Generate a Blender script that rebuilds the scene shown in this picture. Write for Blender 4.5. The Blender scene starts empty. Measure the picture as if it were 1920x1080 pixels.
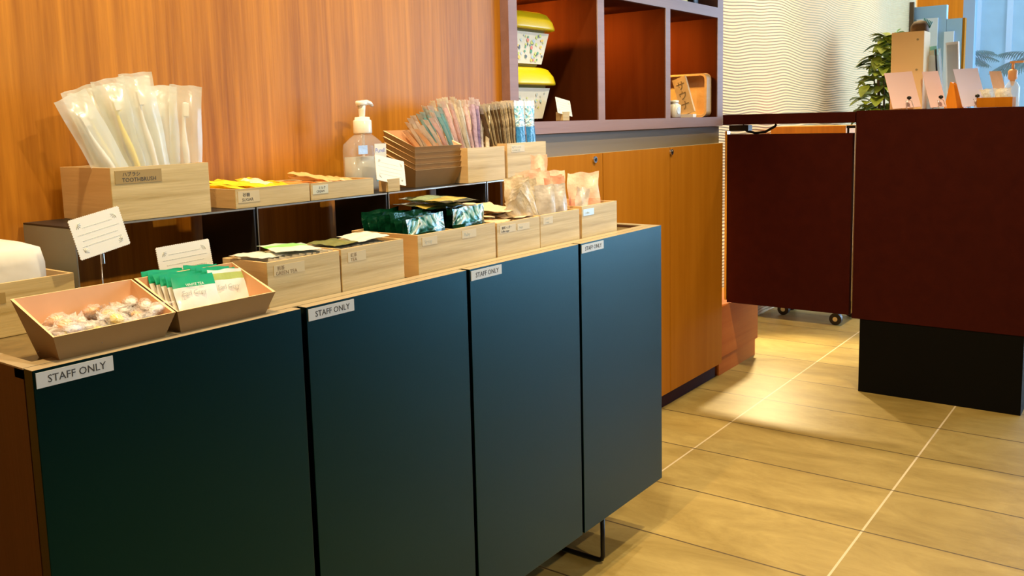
import bpy, bmesh, math, random
from mathutils import Vector, Matrix, Euler
random.seed(7)
SC = bpy.context.scene
COL = SC.collection
R = math.radians

# ------------------------------------------------------------------ camera
cam_d = bpy.data.cameras.new('camera'); cam = bpy.data.objects.new('camera', cam_d); COL.objects.link(cam)
RT = Vector((0.593431, -0.80452, -0.024231)); FW = Vector((0.796569, 0.59135, -0.125629))
RTn = RT.normalized(); FWn = FW.normalized(); UPn = RTn.cross(FWn)
cam.matrix_world = Matrix(((RTn.x, UPn.x, -FWn.x, 0), (RTn.y, UPn.y, -FWn.y, 0), (RTn.z, UPn.z, -FWn.z, 1.047), (0, 0, 0, 1)))
SC.camera = cam
cam_d.sensor_width = 36; cam_d.lens = 1684.44 / 1920 * 36
cam_d.shift_y = -100.1 / 1920; cam_d.clip_start = 0.02; cam_d.clip_end = 60
SC.view_settings.view_transform = 'Standard'; SC.view_settings.look = 'None'
SC.view_settings.exposure = 0.12; SC.view_settings.gamma = 1.0; SC.view_settings.use_curve_mapping = False

# ------------------------------------------------------------------ world and large lights
W = bpy.data.worlds.new('world'); SC.world = W; W.use_nodes = True
W.node_tree.nodes['Background'].inputs[0].default_value = (0.42, 0.72, 1.0, 1)
W.node_tree.nodes['Background'].inputs[1].default_value = 1.0

def area(name, loc, target, sx, sy, power, color, spread=180):
    l = bpy.data.lights.new(name, 'AREA'); l.shape = 'RECTANGLE'; l.size = sx; l.size_y = sy
    l.energy = power; l.color = color; l.spread = R(spread)
    o = bpy.data.objects.new(name, l); COL.objects.link(o); o.location = loc
    o.rotation_euler = (Vector(target) - Vector(loc)).to_track_quat('-Z', 'Y').to_euler(); return o
def spot(name, loc, target, power, color, ang=90, blend=0.6, rad=0.04):
    l = bpy.data.lights.new(name, 'SPOT'); l.energy = power; l.color = color
    l.spot_size = R(ang); l.spot_blend = blend; l.shadow_soft_size = rad
    o = bpy.data.objects.new(name, l); COL.objects.link(o); o.location = loc
    o.rotation_euler = (Vector(target) - Vector(loc)).to_track_quat('-Z', 'Y').to_euler(); return o
SKYL = area('daylight_through_facade', (9.7, -1.8, 1.3), (2, -1.8, 1.3), 4.2, 2.5, 160, (0.58, 0.74, 1.0))
SKYR = area('daylight_through_side_window', (7.6, -3.12, 1.3), (7.6, 0, 1.3), 3.6, 2.5, 400, (0.44, 0.70, 1.0))
WARM = (1.0, 0.66, 0.30); NEUT = (1.0, 0.86, 0.66)
spot('downlight_a', (0.35, 0.95, 2.66), (0.45, 1.3, 0.9), 150, WARM, 110)
spot('downlight_b', (1.25, 0.75, 2.66), (1.3, 1.15, 0.8), 88, NEUT, 110)
spot('downlight_c', (2.4, 0.3, 2.66), (2.5, 0.55, 0.0), 170, (1.0, 0.78, 0.42), 88)
spot('downlight_d', (4.35, 1.2, 2.66), (3.9, 0.95, 0.0), 160, (1.0, 0.78, 0.42), 115)
spot('work_lamp_light', (4.26, 1.60, 0.72), (3.25, 1.0, 0.0), 66, (1.0, 0.78, 0.40), 100, 0.5, 0.03)
spot('downlight_e', (6.2, 1.2, 2.66), (5.6, 1.7, 0.8), 42, (1.0, 0.70, 0.35), 110)
spot('downlight_f', (1.0, -1.4, 2.66), (1.15, 1.2, 0.85), 150, (1.0, 0.78, 0.48), 58)
spot('downlight_g', (4.9, 1.05, 2.66), (4.6, 1.73, 1.25), 18, (1.0, 0.72, 0.40), 105)

# ------------------------------------------------------------------ materials
def nt(name):
    m = bpy.data.materials.new(name); m.use_nodes = True
    return m, m.node_tree, m.node_tree.nodes['Principled BSDF']
def N(t, kind, **kw):
    n = t.nodes.new(kind)
    for k, v in kw.items():
        if k in n.inputs.keys(): n.inputs[k].default_value = v
        else: setattr(n, k, v)
    return n
def mat(name, col, rough=0.5, metal=0.0, spec=0.5, coat=0.0, trans=0.0, alpha=1.0, emit=None, es=0.0, var=0.0, vscale=20, bump=0.0, bscale=80, sheen=0):
    m, t, b = nt(name)
    c = (*col, 1) if len(col) == 3 else col
    b.inputs['Base Color'].default_value = c; b.inputs['Roughness'].default_value = rough; b.inputs['Metallic'].default_value = metal
    b.inputs['Specular IOR Level'].default_value = spec; b.inputs['Coat Weight'].default_value = coat; b.inputs['Coat Roughness'].default_value = 0.15
    b.inputs['Transmission Weight'].default_value = trans; b.inputs['Alpha'].default_value = alpha
    if emit: b.inputs['Emission Color'].default_value = (*emit, 1); b.inputs['Emission Strength'].default_value = es
    tc = N(t, 'ShaderNodeTexCoord')
    if var > 0:
        n = N(t, 'ShaderNodeTexNoise', Scale=vscale, Detail=4.0); t.links.new(tc.outputs['Object'], n.inputs['Vector'])
        r = N(t, 'ShaderNodeValToRGB'); r.color_ramp.elements[0].position = 0.3; r.color_ramp.elements[1].position = 0.7
        r.color_ramp.elements[0].color = tuple(max(0, x * (1 - var)) for x in c[:3]) + (1,)
        r.color_ramp.elements[1].color = tuple(min(1, x * (1 + var)) for x in c[:3]) + (1,)
        t.links.new(n.outputs['Fac'], r.inputs['Fac']); t.links.new(r.outputs['Color'], b.inputs['Base Color'])
    if bump > 0:
        n = N(t, 'ShaderNodeTexNoise', Scale=bscale, Detail=3.0); t.links.new(tc.outputs['Object'], n.inputs['Vector'])
        bp = N(t, 'ShaderNodeBump', Strength=bump, Distance=0.01); t.links.new(n.outputs['Fac'], bp.inputs['Height'])
        t.links.new(bp.outputs['Normal'], b.inputs['Normal'])
    return m
def wood(name, dark, light, axis='Z', scale=1.0, rough=0.4, coat=0.0, fine=0.5, stretch=0.03, spec=0.5, knots=0.0):
    """grain runs along axis (object space = world space for still pieces)"""
    m, t, b = nt(name); b.inputs['Roughness'].default_value = rough; b.inputs['Coat Weight'].default_value = coat; b.inputs['Coat Roughness'].default_value = 0.25
    b.inputs['Specular IOR Level'].default_value = spec
    tc = N(t, 'ShaderNodeTexCoord'); mp = N(t, 'ShaderNodeMapping')
    s = [scale * 10] * 3; s['XYZ'.index(axis)] = scale * 10 * stretch; mp.inputs['Scale'].default_value = s
    t.links.new(tc.outputs['Object'], mp.inputs['Vector'])
    n1 = N(t, 'ShaderNodeTexNoise', Scale=1.0, Detail=5.0, Roughness=0.6, Distortion=0.6); t.links.new(mp.outputs[0], n1.inputs['Vector'])
    n2 = N(t, 'ShaderNodeTexNoise', Scale=7.0, Detail=3.0, Roughness=0.6); t.links.new(mp.outputs[0], n2.inputs['Vector'])
    mx = N(t, 'ShaderNodeMix'); mx.data_type = 'FLOAT'; mx.inputs[0].default_value = fine * 0.5
    t.links.new(n1.outputs['Fac'], mx.inputs[2]); t.links.new(n2.outputs['Fac'], mx.inputs[3])
    r = N(t, 'ShaderNodeValToRGB'); r.color_ramp.elements[0].position = 0.35; r.color_ramp.elements[1].position = 0.65
    r.color_ramp.elements[0].color = (*dark, 1); r.color_ramp.elements[1].color = (*light, 1)
    t.links.new(mx.outputs[0], r.inputs['Fac']); t.links.new(r.outputs['Color'], b.inputs['Base Color'])
    bp = N(t, 'ShaderNodeBump', Strength=0.08, Distance=0.003); t.links.new(n2.outputs['Fac'], bp.inputs['Height']); t.links.new(bp.outputs['Normal'], b.inputs['Normal'])
    return m
def film(name, col, opac=0.5, rough=0.2, coat=0.6, bump=0.4, bscale=60):
    """thin plastic film: part see-through, part milky, glossy crinkles"""
    m, t, b = nt(name)
    b.inputs['Base Color'].default_value = (*col, 1); b.inputs['Roughness'].default_value = rough
    b.inputs['Coat Weight'].default_value = coat; b.inputs['Coat Roughness'].default_value = 0.08; b.inputs['Alpha'].default_value = opac
    tc = N(t, 'ShaderNodeTexCoord')
    n = N(t, 'ShaderNodeTexNoise', Scale=bscale, Detail=2.0, Distortion=1.2); t.links.new(tc.outputs['Object'], n.inputs['Vector'])
    bp = N(t, 'ShaderNodeBump', Strength=bump, Distance=0.01); t.links.new(n.outputs['Fac'], bp.inputs['Height']); t.links.new(bp.outputs['Normal'], b.inputs['Normal'])
    return m

M = {}
M['panel_wood'] = wood('panelling_wood', (0.29, 0.100, 0.003), (0.58, 0.240, 0.018), 'Z', 1.9, 0.45, 0.0, 0.65, 0.035, 0.35)
M['cab_wood'] = wood('cabinet_wood', (0.36, 0.130, 0.006), (0.42, 0.160, 0.010), 'Z', 2.0, 0.65, 0.0, 0.4, 0.04, 0.05)
M['red_wood'] = wood('reddish_wood', (0.42, 0.115, 0.012), (0.50, 0.15, 0.02), 'X', 2.0, 0.65, 0.0, 0.4, 0.04, 0.05)
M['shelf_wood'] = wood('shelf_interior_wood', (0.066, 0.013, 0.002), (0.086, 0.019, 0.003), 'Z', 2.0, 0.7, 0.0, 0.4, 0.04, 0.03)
M['frame_wood'] = wood('shelf_frame_wood', (0.24, 0.135, 0.115), (0.30, 0.175, 0.15), 'X', 3.0, 0.45, 0.0, 0.5, 0.04, 0.4)
M['bamboo'] = wood('pale_bamboo', (0.42, 0.30, 0.095), (0.70, 0.56, 0.27), 'X', 4.5, 0.5, 0.05, 0.4, 0.04)
M['bamboo_in'] = wood('pale_bamboo_side', (0.62, 0.42, 0.19), (0.72, 0.52, 0.26), 'Y', 3.0, 0.5, 0.05, 0.5, 0.05)
M['traywood'] = mat('tray_board', (0.25, 0.150, 0.055), 0.5, var=0.06)
M['trayin'] = mat('tray_inside', (0.66, 0.37, 0.19), 0.5, var=0.05)
M['trayedge'] = mat('tray_edge', (0.85, 0.62, 0.36), 0.5)
M['black'] = mat('black_laminate_teal_reflect', (0.0004, 0.0018, 0.0024), 0.29, spec=0.55, coat=0.0, bump=0.02, bscale=500)
M['blackm'] = mat('black_metal', (0.008, 0.008, 0.009), 0.35, metal=0.3)
M['tan'] = wood('tan_edge_banding', (0.34, 0.28, 0.165), (0.42, 0.35, 0.22), 'X', 3, 0.4)
M['greystrip'] = mat('grey_strip', (0.20, 0.15, 0.085), 0.5)
M['cabtop'] = mat('sideboard_top', (0.16, 0.115, 0.045), 0.35, var=0.2, vscale=60)
M['cabside'] = wood('sideboard_side', (0.055, 0.018, 0.006), (0.075, 0.026, 0.009), 'Z', 2, 0.45)
M['inner'] = mat('dark_inside', (0.02, 0.01, 0.008), 0.6)
M['counter'] = wood('reception_dark_veneer', (0.034, 0.0025, 0.001), (0.044, 0.004, 0.0015), 'X', 2, 0.6, 0.0, 0.4, 0.04, 0.12)
M['block'] = mat('black_plinth', (0.003, 0.003, 0.0025), 0.6, spec=0.1)
M['ctop'] = mat('counter_top_edge', (0.62, 0.42, 0.33), 0.3, coat=0.3)
M['plate'] = mat('label_plate', (0.52, 0.56, 0.57), 0.35)
M['ink'] = mat('ink', (0.03, 0.03, 0.03), 0.6)
M['inkgrey'] = mat('pale_grey_ink', (0.42, 0.46, 0.42), 0.6); M['inkfaint'] = mat('faint_ink', (0.60, 0.63, 0.56), 0.6)
M['inkbrown'] = mat('engraved_brown', (0.22, 0.14, 0.05), 0.6)
M['paper'] = mat('white_paper', (0.78, 0.80, 0.72), 0.6)
M['white'] = mat('white_plastic', (0.86, 0.84, 0.76), 0.3, coat=0.2)
M['steel'] = mat('brushed_steel', (0.7, 0.7, 0.68), 0.25, metal=1.0)
M['riser'] = mat('black_riser_metal', (0.010, 0.010, 0.011), 0.45, metal=0.0, spec=0.6)
M['riser_side_reflect'] = mat('riser_metal_pale_reflect', (0.24, 0.26, 0.22), 0.4)  # pale grey-green reflection on the black metal, painted as its colour
M['riseredge'] = mat('riser_pale_edge', (0.35, 0.33, 0.28), 0.3, metal=0.6)
M['clear'] = film('clear_wrapper', (0.95, 0.97, 0.98), 0.36, 0.12, bump=0.8, bscale=90)
M['milky'] = film('milky_wrapper', (0.80, 0.88, 0.82), 0.36, 0.2, bump=0.15, bscale=22)
M['gel'] = mat('clear_gel', (0.74, 0.82, 0.84), 0.05, alpha=0.20, coat=0.5); M['liquid'] = mat('gel_liquid', (0.56, 0.62, 0.60), 0.15, alpha=0.55)
M['acrylic'] = mat('acrylic', (0.75, 0.88, 0.98), 0.05, alpha=0.35, coat=0.6)
M['yellowlid'] = mat('yellow_plastic', (0.78, 0.60, 0.005), 0.35, coat=0.2)
M['tubbody'] = mat('tub_plastic', (0.45, 0.36, 0.10), 0.3, alpha=0.85)
M['leaf'] = mat('leaf_green', (0.28, 0.34, 0.04), 0.4, var=0.6, vscale=14)
M['leafdark'] = mat('palm_green', (0.01, 0.14, 0.11), 0.5)
M['stem'] = mat('stem_brown', (0.12, 0.07, 0.03), 0.7)
M['glass'] = mat('glass_pane', (0.75, 0.9, 1.0), 0.03, alpha=0.12)
M['pinkcard'] = mat('pale_pink_card', (0.88, 0.64, 0.68), 0.7, spec=.1)
M['lilac'] = mat('lilac_card', (0.70, 0.66, 0.95), 0.7, spec=.1)
M['green'] = mat('tea_green', (0.0, 0.33, 0.16), 0.4)
M['lime'] = mat('lime_print', (0.25, 0.80, 0.20), 0.4)
M['teawhite'] = mat('tea_sachet_paper', (0.72, 0.74, 0.68), 0.45, coat=0.2, var=0.06, vscale=50)
M['foil'] = mat('green_foil', (0.002, 0.050, 0.020), 0.22, metal=0.3, coat=0.6, bump=0.5, bscale=40)
M['foil_reflect'] = mat('pale_blue_foil_reflect', (0.16, 0.34, 0.38), 0.22, metal=0.4, coat=0.6, bump=0.9, bscale=55)
M['orangewall'] = wood('orange_panel', (0.74, 0.25, 0.008), (0.90, 0.33, 0.012), 'Z', 1.5, 0.5)
M['bluegrey'] = mat('pale_blue_partition', (0.34, 0.54, 0.76), 0.5)
M['frost'] = mat('frosted_panel', (0.74, 0.82, 0.92), 0.3)
M['caster'] = mat('black_rubber', (0.01, 0.01, 0.012), 0.4)

M['black'].node_tree.nodes['Principled BSDF'].inputs['Specular Tint'].default_value = (0.10, 0.80, 1.0, 1)  # tint puts the teal of reflected daylight into the black door colour
def ribbed():
    m, t, b = nt('ribbed_plaster'); b.inputs['Base Color'].default_value = (0.70, 0.51, 0.28, 1); b.inputs['Roughness'].default_value = 0.55
    tc = N(t, 'ShaderNodeTexCoord')
    n = N(t, 'ShaderNodeTexNoise', Scale=1.5, Detail=1.0); t.links.new(tc.outputs['Object'], n.inputs['Vector'])
    sep = N(t, 'ShaderNodeSeparateXYZ'); t.links.new(tc.outputs['Object'], sep.inputs[0])
    a = N(t, 'ShaderNodeMath', operation='MULTIPLY'); a.inputs[1].default_value = 0.12; t.links.new(n.outputs['Fac'], a.inputs[0])
    s = N(t, 'ShaderNodeMath', operation='ADD'); t.links.new(sep.outputs['Z'], s.inputs[0]); t.links.new(a.outputs[0], s.inputs[1])
    k = N(t, 'ShaderNodeMath', operation='MULTIPLY'); k.inputs[1].default_value = 2 * math.pi / 0.0145; t.links.new(s.outputs[0], k.inputs[0])
    si = N(t, 'ShaderNodeMath', operation='SINE'); t.links.new(k.outputs[0], si.inputs[0])
    bp = N(t, 'ShaderNodeBump', Strength=0.85, Distance=0.0024); t.links.new(si.outputs[0], bp.inputs['Height']); t.links.new(bp.outputs['Normal'], b.inputs['Normal'])
    return m
M['ribbed'] = ribbed()
def tiles():
    m, t, b = nt('slate_floor_tiles'); b.inputs['Roughness'].default_value = 0.48; b.inputs['Specular IOR Level'].default_value = 0.4
    tc = N(t, 'ShaderNodeTexCoord'); sep = N(t, 'ShaderNodeSeparateXYZ'); t.links.new(tc.outputs['Object'], sep.inputs[0])
    def joint(out, off, per, half):
        a = N(t, 'ShaderNodeMath', operation='SUBTRACT'); t.links.new(out, a.inputs[0]); a.inputs[1].default_value = off - per / 2
        w = N(t, 'ShaderNodeMath', operation='PINGPONG'); t.links.new(a.outputs[0], w.inputs[0]); w.inputs[1].default_value = per / 2
        s = N(t, 'ShaderNodeMath', operation='SUBTRACT'); s.inputs[0].default_value = per / 2; t.links.new(w.outputs[0], s.inputs[1])
        l = N(t, 'ShaderNodeMath', operation='LESS_THAN'); t.links.new(s.outputs[0], l.inputs[0]); l.inputs[1].default_value = half
        return l
    jx = joint(sep.outputs['X'], 1.941, 0.3, 0.0026); jy = joint(sep.outputs['Y'], 0.588, 0.5985, 0.0028)
    mp = N(t, 'ShaderNodeMapping'); mp.inputs['Scale'].default_value = (5, 2, 1); t.links.new(tc.outputs['Object'], mp.inputs['Vector'])
    n = N(t, 'ShaderNodeTexNoise', Scale=1.6, Detail=12.0, Roughness=0.72, Distortion=0.4); t.links.new(mp.outputs[0], n.inputs['Vector'])
    r = N(t, 'ShaderNodeValToRGB'); r.color_ramp.elements[0].position = 0.32; r.color_ramp.elements[1].position = 0.7
    r.color_ramp.elements[0].color = (0.25, 0.170, 0.040, 1); r.color_ramp.elements[1].color = (0.45, 0.335, 0.110, 1); t.links.new(n.outputs['Fac'], r.inputs['Fac'])
    # each tile gets its own tone
    fx = N(t, 'ShaderNodeMath', operation='MULTIPLY_ADD'); t.links.new(sep.outputs['X'], fx.inputs[0]); fx.inputs[1].default_value = 1 / 0.3; fx.inputs[2].default_value = -1.941 / 0.3
    fy = N(t, 'ShaderNodeMath', operation='MULTIPLY_ADD'); t.links.new(sep.outputs['Y'], fy.inputs[0]); fy.inputs[1].default_value = 1 / 0.5985; fy.inputs[2].default_value = -0.588 / 0.5985
    gx = N(t, 'ShaderNodeMath', operation='FLOOR'); t.links.new(fx.outputs[0], gx.inputs[0]); gy = N(t, 'ShaderNodeMath', operation='FLOOR'); t.links.new(fy.outputs[0], gy.inputs[0])
    cb = N(t, 'ShaderNodeCombineXYZ'); t.links.new(gx.outputs[0], cb.inputs[0]); t.links.new(gy.outputs[0], cb.inputs[1])
    wn = N(t, 'ShaderNodeTexWhiteNoise'); t.links.new(cb.outputs[0], wn.inputs['Vector'])
    mr = N(t, 'ShaderNodeMapRange'); mr.inputs[3].default_value = 0.88; mr.inputs[4].default_value = 1.08; t.links.new(wn.outputs['Value'], mr.inputs[0])
    hv = N(t, 'ShaderNodeHueSaturation'); t.links.new(mr.outputs[0], hv.inputs['Value']); t.links.new(r.outputs['Color'], hv.inputs['Color'])
    m1 = N(t, 'ShaderNodeMix'); m1.data_type = 'RGBA'; t.links.new(jy.outputs[0], m1.inputs[0]); t.links.new(hv.outputs['Color'], m1.inputs[6]); m1.inputs[7].default_value = (0.60, 0.50, 0.33, 1)
    m2 = N(t, 'ShaderNodeMix'); m2.data_type = 'RGBA'; t.links.new(jx.outputs[0], m2.inputs[0]); t.links.new(m1.outputs[2], m2.inputs[6]); m2.inputs[7].default_value = (0.08, 0.05, 0.02, 1)
    t.links.new(m2.outputs[2], b.inputs['Base Color'])
    bp = N(t, 'ShaderNodeBump', Strength=0.25, Distance=0.006); t.links.new(n.outputs['Fac'], bp.inputs['Height']); t.links.new(bp.outputs['Normal'], b.inputs['Normal'])
    return m
M['tiles'] = tiles()
M['cream'] = mat('cream_plaster', (0.62, 0.52, 0.38), 0.7); M['darkwall'] = wood('dark_wall_wood', (0.05, 0.022, 0.01), (0.08, 0.035, 0.015), 'Z', 1.5, 0.6)
M['ceil'] = mat('ceiling_paint', (0.70, 0.62, 0.50), 0.8)
def colmat(name, c, rough=0.35, coat=0.3, alpha=1.0, bump=0.3, bscale=50):
    if name not in M: M[name] = mat(name, c, rough, coat=coat, alpha=alpha, bump=bump, bscale=bscale)
    return M[name]

# ------------------------------------------------------------------ mesh builder
class MB:
    def __init__(s): s.v = []; s.f = []; s.mi = []; s.sm = []; s.mats = []
    def m(s, mt):
        mt = M[mt] if isinstance(mt, str) else mt
        if mt not in s.mats: s.mats.append(mt)
        return s.mats.index(mt)
    def add(s, vs, fs, mt, smooth=False, xf=None):
        o = len(s.v); k = s.m(mt)
        for p in vs: s.v.append(tuple(xf @ Vector(p)) if xf else tuple(p))
        for f in fs: s.f.append([i + o for i in f]); s.mi.append(k); s.sm.append(smooth)
    def box(s, x0, x1, y0, y1, z0, z1, mt, xf=None, top=None):
        vs = [(x0,y0,z0),(x1,y0,z0),(x1,y1,z0),(x0,y1,z0),(x0,y0,z1),(x1,y0,z1),(x1,y1,z1),(x0,y1,z1)]
        fs = [(0,3,2,1),(0,1,5,4),(1,2,6,5),(2,3,7,6),(3,0,4,7)]
        s.add(vs, fs, mt, xf=xf); s.add([vs[4],vs[5],vs[6],vs[7]], [(0,1,2,3)], top or mt, xf=xf)
    def cyl(s, p0, p1, r0, r1, mt, n=16, caps=True, smooth=True, xf=None):
        p0 = Vector(p0); p1 = Vector(p1); d = (p1 - p0).normalized(); a = d.orthogonal().normalized(); b = d.cross(a)
        vs = []; fs = []
        for p, r in ((p0, r0), (p1, r1)):
            for i in range(n):
                t = 2 * math.pi * i / n; vs.append(p + a * r * math.cos(t) + b * r * math.sin(t))
        for i in range(n): fs.append((i, (i + 1) % n, n + (i + 1) % n, n + i))
        s.add(vs, fs, mt, smooth, xf)
        if caps: s.add(vs[:n], [tuple(range(n - 1, -1, -1))], mt, False, xf); s.add(vs[n:], [tuple(range(n))], mt, False, xf)
    def tube(s, pts, r, mt, n=10, xf=None):
        pts = [Vector(p) for p in pts]; vs = []; fs = []; up = None
        for i, p in enumerate(pts):
            d = (pts[min(i + 1, len(pts) - 1)] - pts[max(i - 1, 0)]).normalized()
            if up is None: up = d.orthogonal().normalized()
            a = (up - d * up.dot(d)).normalized(); up = a; b = d.cross(a)
            rr = r[i] if isinstance(r, (list, tuple)) else r
            for k in range(n):
                t = 2 * math.pi * k / n; vs.append(p + a * rr * math.cos(t) + b * rr * math.sin(t))
        for i in range(len(pts) - 1):
            for k in range(n): fs.append((i * n + k, i * n + (k + 1) % n, (i + 1) * n + (k + 1) % n, (i + 1) * n + k))
        fs.append(tuple(range(n - 1, -1, -1))); fs.append(tuple((len(pts) - 1) * n + k for k in range(n)))
        s.add(vs, fs, mt, True, xf)
    def lathe(s, prof, mt, n=24, sx=1.0, sy=1.0, xf=None, c=(0, 0)):
        vs = []; fs = []
        for r, z in prof:
            for k in range(n): t = 2 * math.pi * k / n; vs.append((c[0] + r * sx * math.cos(t), c[1] + r * sy * math.sin(t), z))
        for i in range(len(prof) - 1):
            for k in range(n): fs.append((i * n + k, i * n + (k + 1) % n, (i + 1) * n + (k + 1) % n, (i + 1) * n + k))
        fs.append(tuple(range(n - 1, -1, -1))); fs.append(tuple((len(prof) - 1) * n + k for k in range(n)))
        s.add(vs, fs, mt, True, xf)
    def sqlathe(s, prof, mt, n=32, xf=None, c=(0, 0), p=4.0):
        """super-ellipse sections: prof = (halfx, halfy, z)"""
        vs = []; fs = []
        for hx, hy, z in prof:
            for k in range(n):
                t = 2 * math.pi * k / n; ct, st = math.cos(t), math.sin(t)
                q = (abs(ct) ** p + abs(st) ** p) ** (-1 / p); vs.append((c[0] + hx * q * ct, c[1] + hy * q * st, z))
        for i in range(len(prof) - 1):
            for k in range(n): fs.append((i * n + k, i * n + (k + 1) % n, (i + 1) * n + (k + 1) % n, (i + 1) * n + k))
        fs.append(tuple(range(n - 1, -1, -1))); fs.append(tuple((len(prof) - 1) * n + k for k in range(n)))
        s.add(vs, fs, mt, True, xf)
    def openbox(s, bot, rim, t, mo, mi=None, me=None):
        """bot, rim: 4 corners each (x0y0, x1y0, x1y1, x0y1); walls t thick, open on top"""
        mi = mi or mo; me = me or mi
        cb = sum((Vector(p) for p in bot), Vector()) / 4; cr = sum((Vector(p) for p in rim), Vector()) / 4
        def inset(ps, c, t, dz):
            out = []
            sg = [(1, 1), (-1, 1), (-1, -1), (1, -1)]
            for p, (a, b) in zip(ps, sg): out.append((p[0] + a * t, p[1] + b * t, p[2] + dz))
            return out
        ib = inset(bot, cb, t, t); ir = inset(rim, cr, t, 0)
        s.add(list(bot) + list(rim), [(0,3,2,1),(0,1,5,4),(1,2,6,5),(2,3,7,6),(3,0,4,7)], mo)
        s.add(ib + ir, [(0,1,2,3),(0,4,5,1),(1,5,6,2),(2,6,7,3),(3,7,4,0)], mi)
        s.add(list(rim) + ir, [(0,1,5,4),(1,2,6,5),(2,3,7,6),(3,0,4,7)], me)
    def text(s, body, size, mt, xf, thick=0.0003, align='LEFT', sx=1.0):
        cu = bpy.data.curves.new('t', 'FONT'); cu.body = body; cu.size = size; cu.extrude = thick; cu.align_x = align; cu.resolution_u = 2
        o = bpy.data.objects.new('t', cu); COL.objects.link(o)
        bpy.context.view_layer.update()
        me = bpy.data.meshes.new_from_object(o.evaluated_get(bpy.context.evaluated_depsgraph_get()))
        s.add([(v.co.x * sx, v.co.y, v.co.z) for v in me.vertices], [tuple(p.vertices) for p in me.polygons], mt, xf=xf)
        bpy.data.objects.remove(o); bpy.data.curves.remove(cu); bpy.data.meshes.remove(me)
    def build(s, name, parent=None, loc=None, rot=None, world=False, bevel=0.0, seg=2):
        off = Vector(parent.location) if (world and parent) else Vector((0, 0, 0))
        me = bpy.data.meshes.new(name); me.from_pydata([tuple(Vector(v) - off) for v in s.v], [], s.f)
        for mt in s.mats: me.materials.append(mt)
        for p, k, sm in zip(me.polygons, s.mi, s.sm): p.material_index = k; p.use_smooth = sm
        me.update()
        o = bpy.data.objects.new(name, me); COL.objects.link(o)
        if parent: o.parent = parent
        if loc: o.location = loc
        if rot: o.rotation_euler = rot
        if bevel:
            b = o.modifiers.new('bevel', 'BEVEL'); b.width = bevel; b.segments = seg; b.limit_method = 'ANGLE'; b.angle_limit = R(50)
        return o
def thing(name, label, cat, loc=(0, 0, 0), rot=(0, 0, 0), group=None):
    o = bpy.data.objects.new(name, None); COL.objects.link(o); o.location = loc; o.rotation_euler = rot; o.empty_display_size = 0.05
    return tag(o, label, cat, group)
def tag(o, label, cat, group=None):
    o['label'] = label; o['category'] = cat
    if group: o['group'] = group
    return o
def struct(o, label=None):
    o['kind'] = 'structure'
    if label: o['label'] = label
    return o
def dup(root, loc=None, rot=None, label=None, group=None, scale=None):
    r = root.copy(); COL.objects.link(r)
    if loc is not None: r.location = loc
    if rot is not None: r.rotation_euler = rot
    if scale is not None: r.scale = scale
    if label: r['label'] = label
    if group: r['group'] = group
    for ch in list(root.children):
        c = ch.copy(); COL.objects.link(c); c.parent = r
        for g in list(ch.children):
            d = g.copy(); COL.objects.link(d); d.parent = c
    return r
FRONT = lambda x, y, z: Matrix.Translation((x, y, z)) @ Matrix.Rotation(R(90), 4, 'X')   # text facing -y, running +x
def pillow(mb, w, h, t, mt, seed=0, wr=0.0, nu=10, nv=14, seal=0.06, bands=None, xf=None, bend=0.0, top_open=False):
    """sealed packet in the xz plane (base at z=0), faces -y / +y; bands = [(v0, v1, material)]"""
    rd = random.Random(seed); ph = [rd.uniform(0, 6.28) for _ in range(6)]
    for side in (-1, 1):
        vs = []
        for j in range(nv + 1):
            v = j / nv; pv = max(0.0, min(1.0, (min(v, 1 - v) - seal) / 0.22)); pv = math.sin(pv * math.pi / 2)
            for i in range(nu + 1):
                u = i / nu; pu = math.sin(min(1, min(u, 1 - u) / 0.35) * math.pi / 2)
                x = (u - .5) * w; z = v * h
                wv = wr * (math.sin(9 * u + 5 * v + ph[0]) + .7 * math.sin(17 * v - 7 * u + ph[1]) + .5 * math.sin(23 * u + ph[2]))
                y = side * (t / 2 * pu * pv + 0.0003) + wv + bend * (v ** 2)
                if v in (0, 1): x += 0
                vs.append((x + wr * math.sin(13 * v + ph[3]) * (1 if i in (0, nu) else 0), y, z + wr * 1.2 * math.sin(11 * u + ph[4]) * (1 if j == nv else 0)))
        groups = {}
        for j in range(nv):
            mm = mt
            if bands:
                for a, b, q in bands:
                    if a <= (j + .5) / nv < b: mm = q
            for i in range(nu):
                k = j * (nu + 1) + i; f = (k, k + 1, k + nu + 2, k + nu + 1)
                groups.setdefault(mm if isinstance(mm, str) else mm.name, (mm, []))[1].append(f if side < 0 else f[::-1])
        for mm, fs in groups.values(): mb.add(vs, fs, mm, True, xf)

# ------------------------------------------------------------------ room shell
WY = 1.455      # front of the wood panelling
BY = 1.73       # ribbed wall
XE = 9.5        # facade
b = MB(); b.box(-2.0, XE, -4.0, BY + 0.1, -0.1, 0.0, 'tiles'); struct(b.build('floor'))
b = MB(); b.box(-2.0, XE, -4.0, BY + 0.1, 2.7, 2.8, 'ceil'); struct(b.build('ceiling'))
b = MB(); b.box(-2.0, 1.931, WY, BY + 0.1, 0.0, 2.7, 'panel_wood'); struct(b.build('wall_left'), 'wood panelled wall behind the black sideboard')
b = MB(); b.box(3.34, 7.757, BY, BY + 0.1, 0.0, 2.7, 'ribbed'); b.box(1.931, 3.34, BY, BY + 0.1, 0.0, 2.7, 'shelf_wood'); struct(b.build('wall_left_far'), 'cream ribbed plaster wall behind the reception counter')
b = MB(); b.box(7.757, XE, BY + 0.42, BY + 0.52, 0.0, 2.7, 'orangewall'); b.box(7.757, 7.80, BY, BY + 0.42, 0, 2.7, 'orangewall'); struct(b.build('wall_left_end'))
b = MB(); b.box(-2.1, -2.0, -4.0, BY, 0.0, 2.7, 'cream'); struct(b.build('wall_back'))
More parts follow.
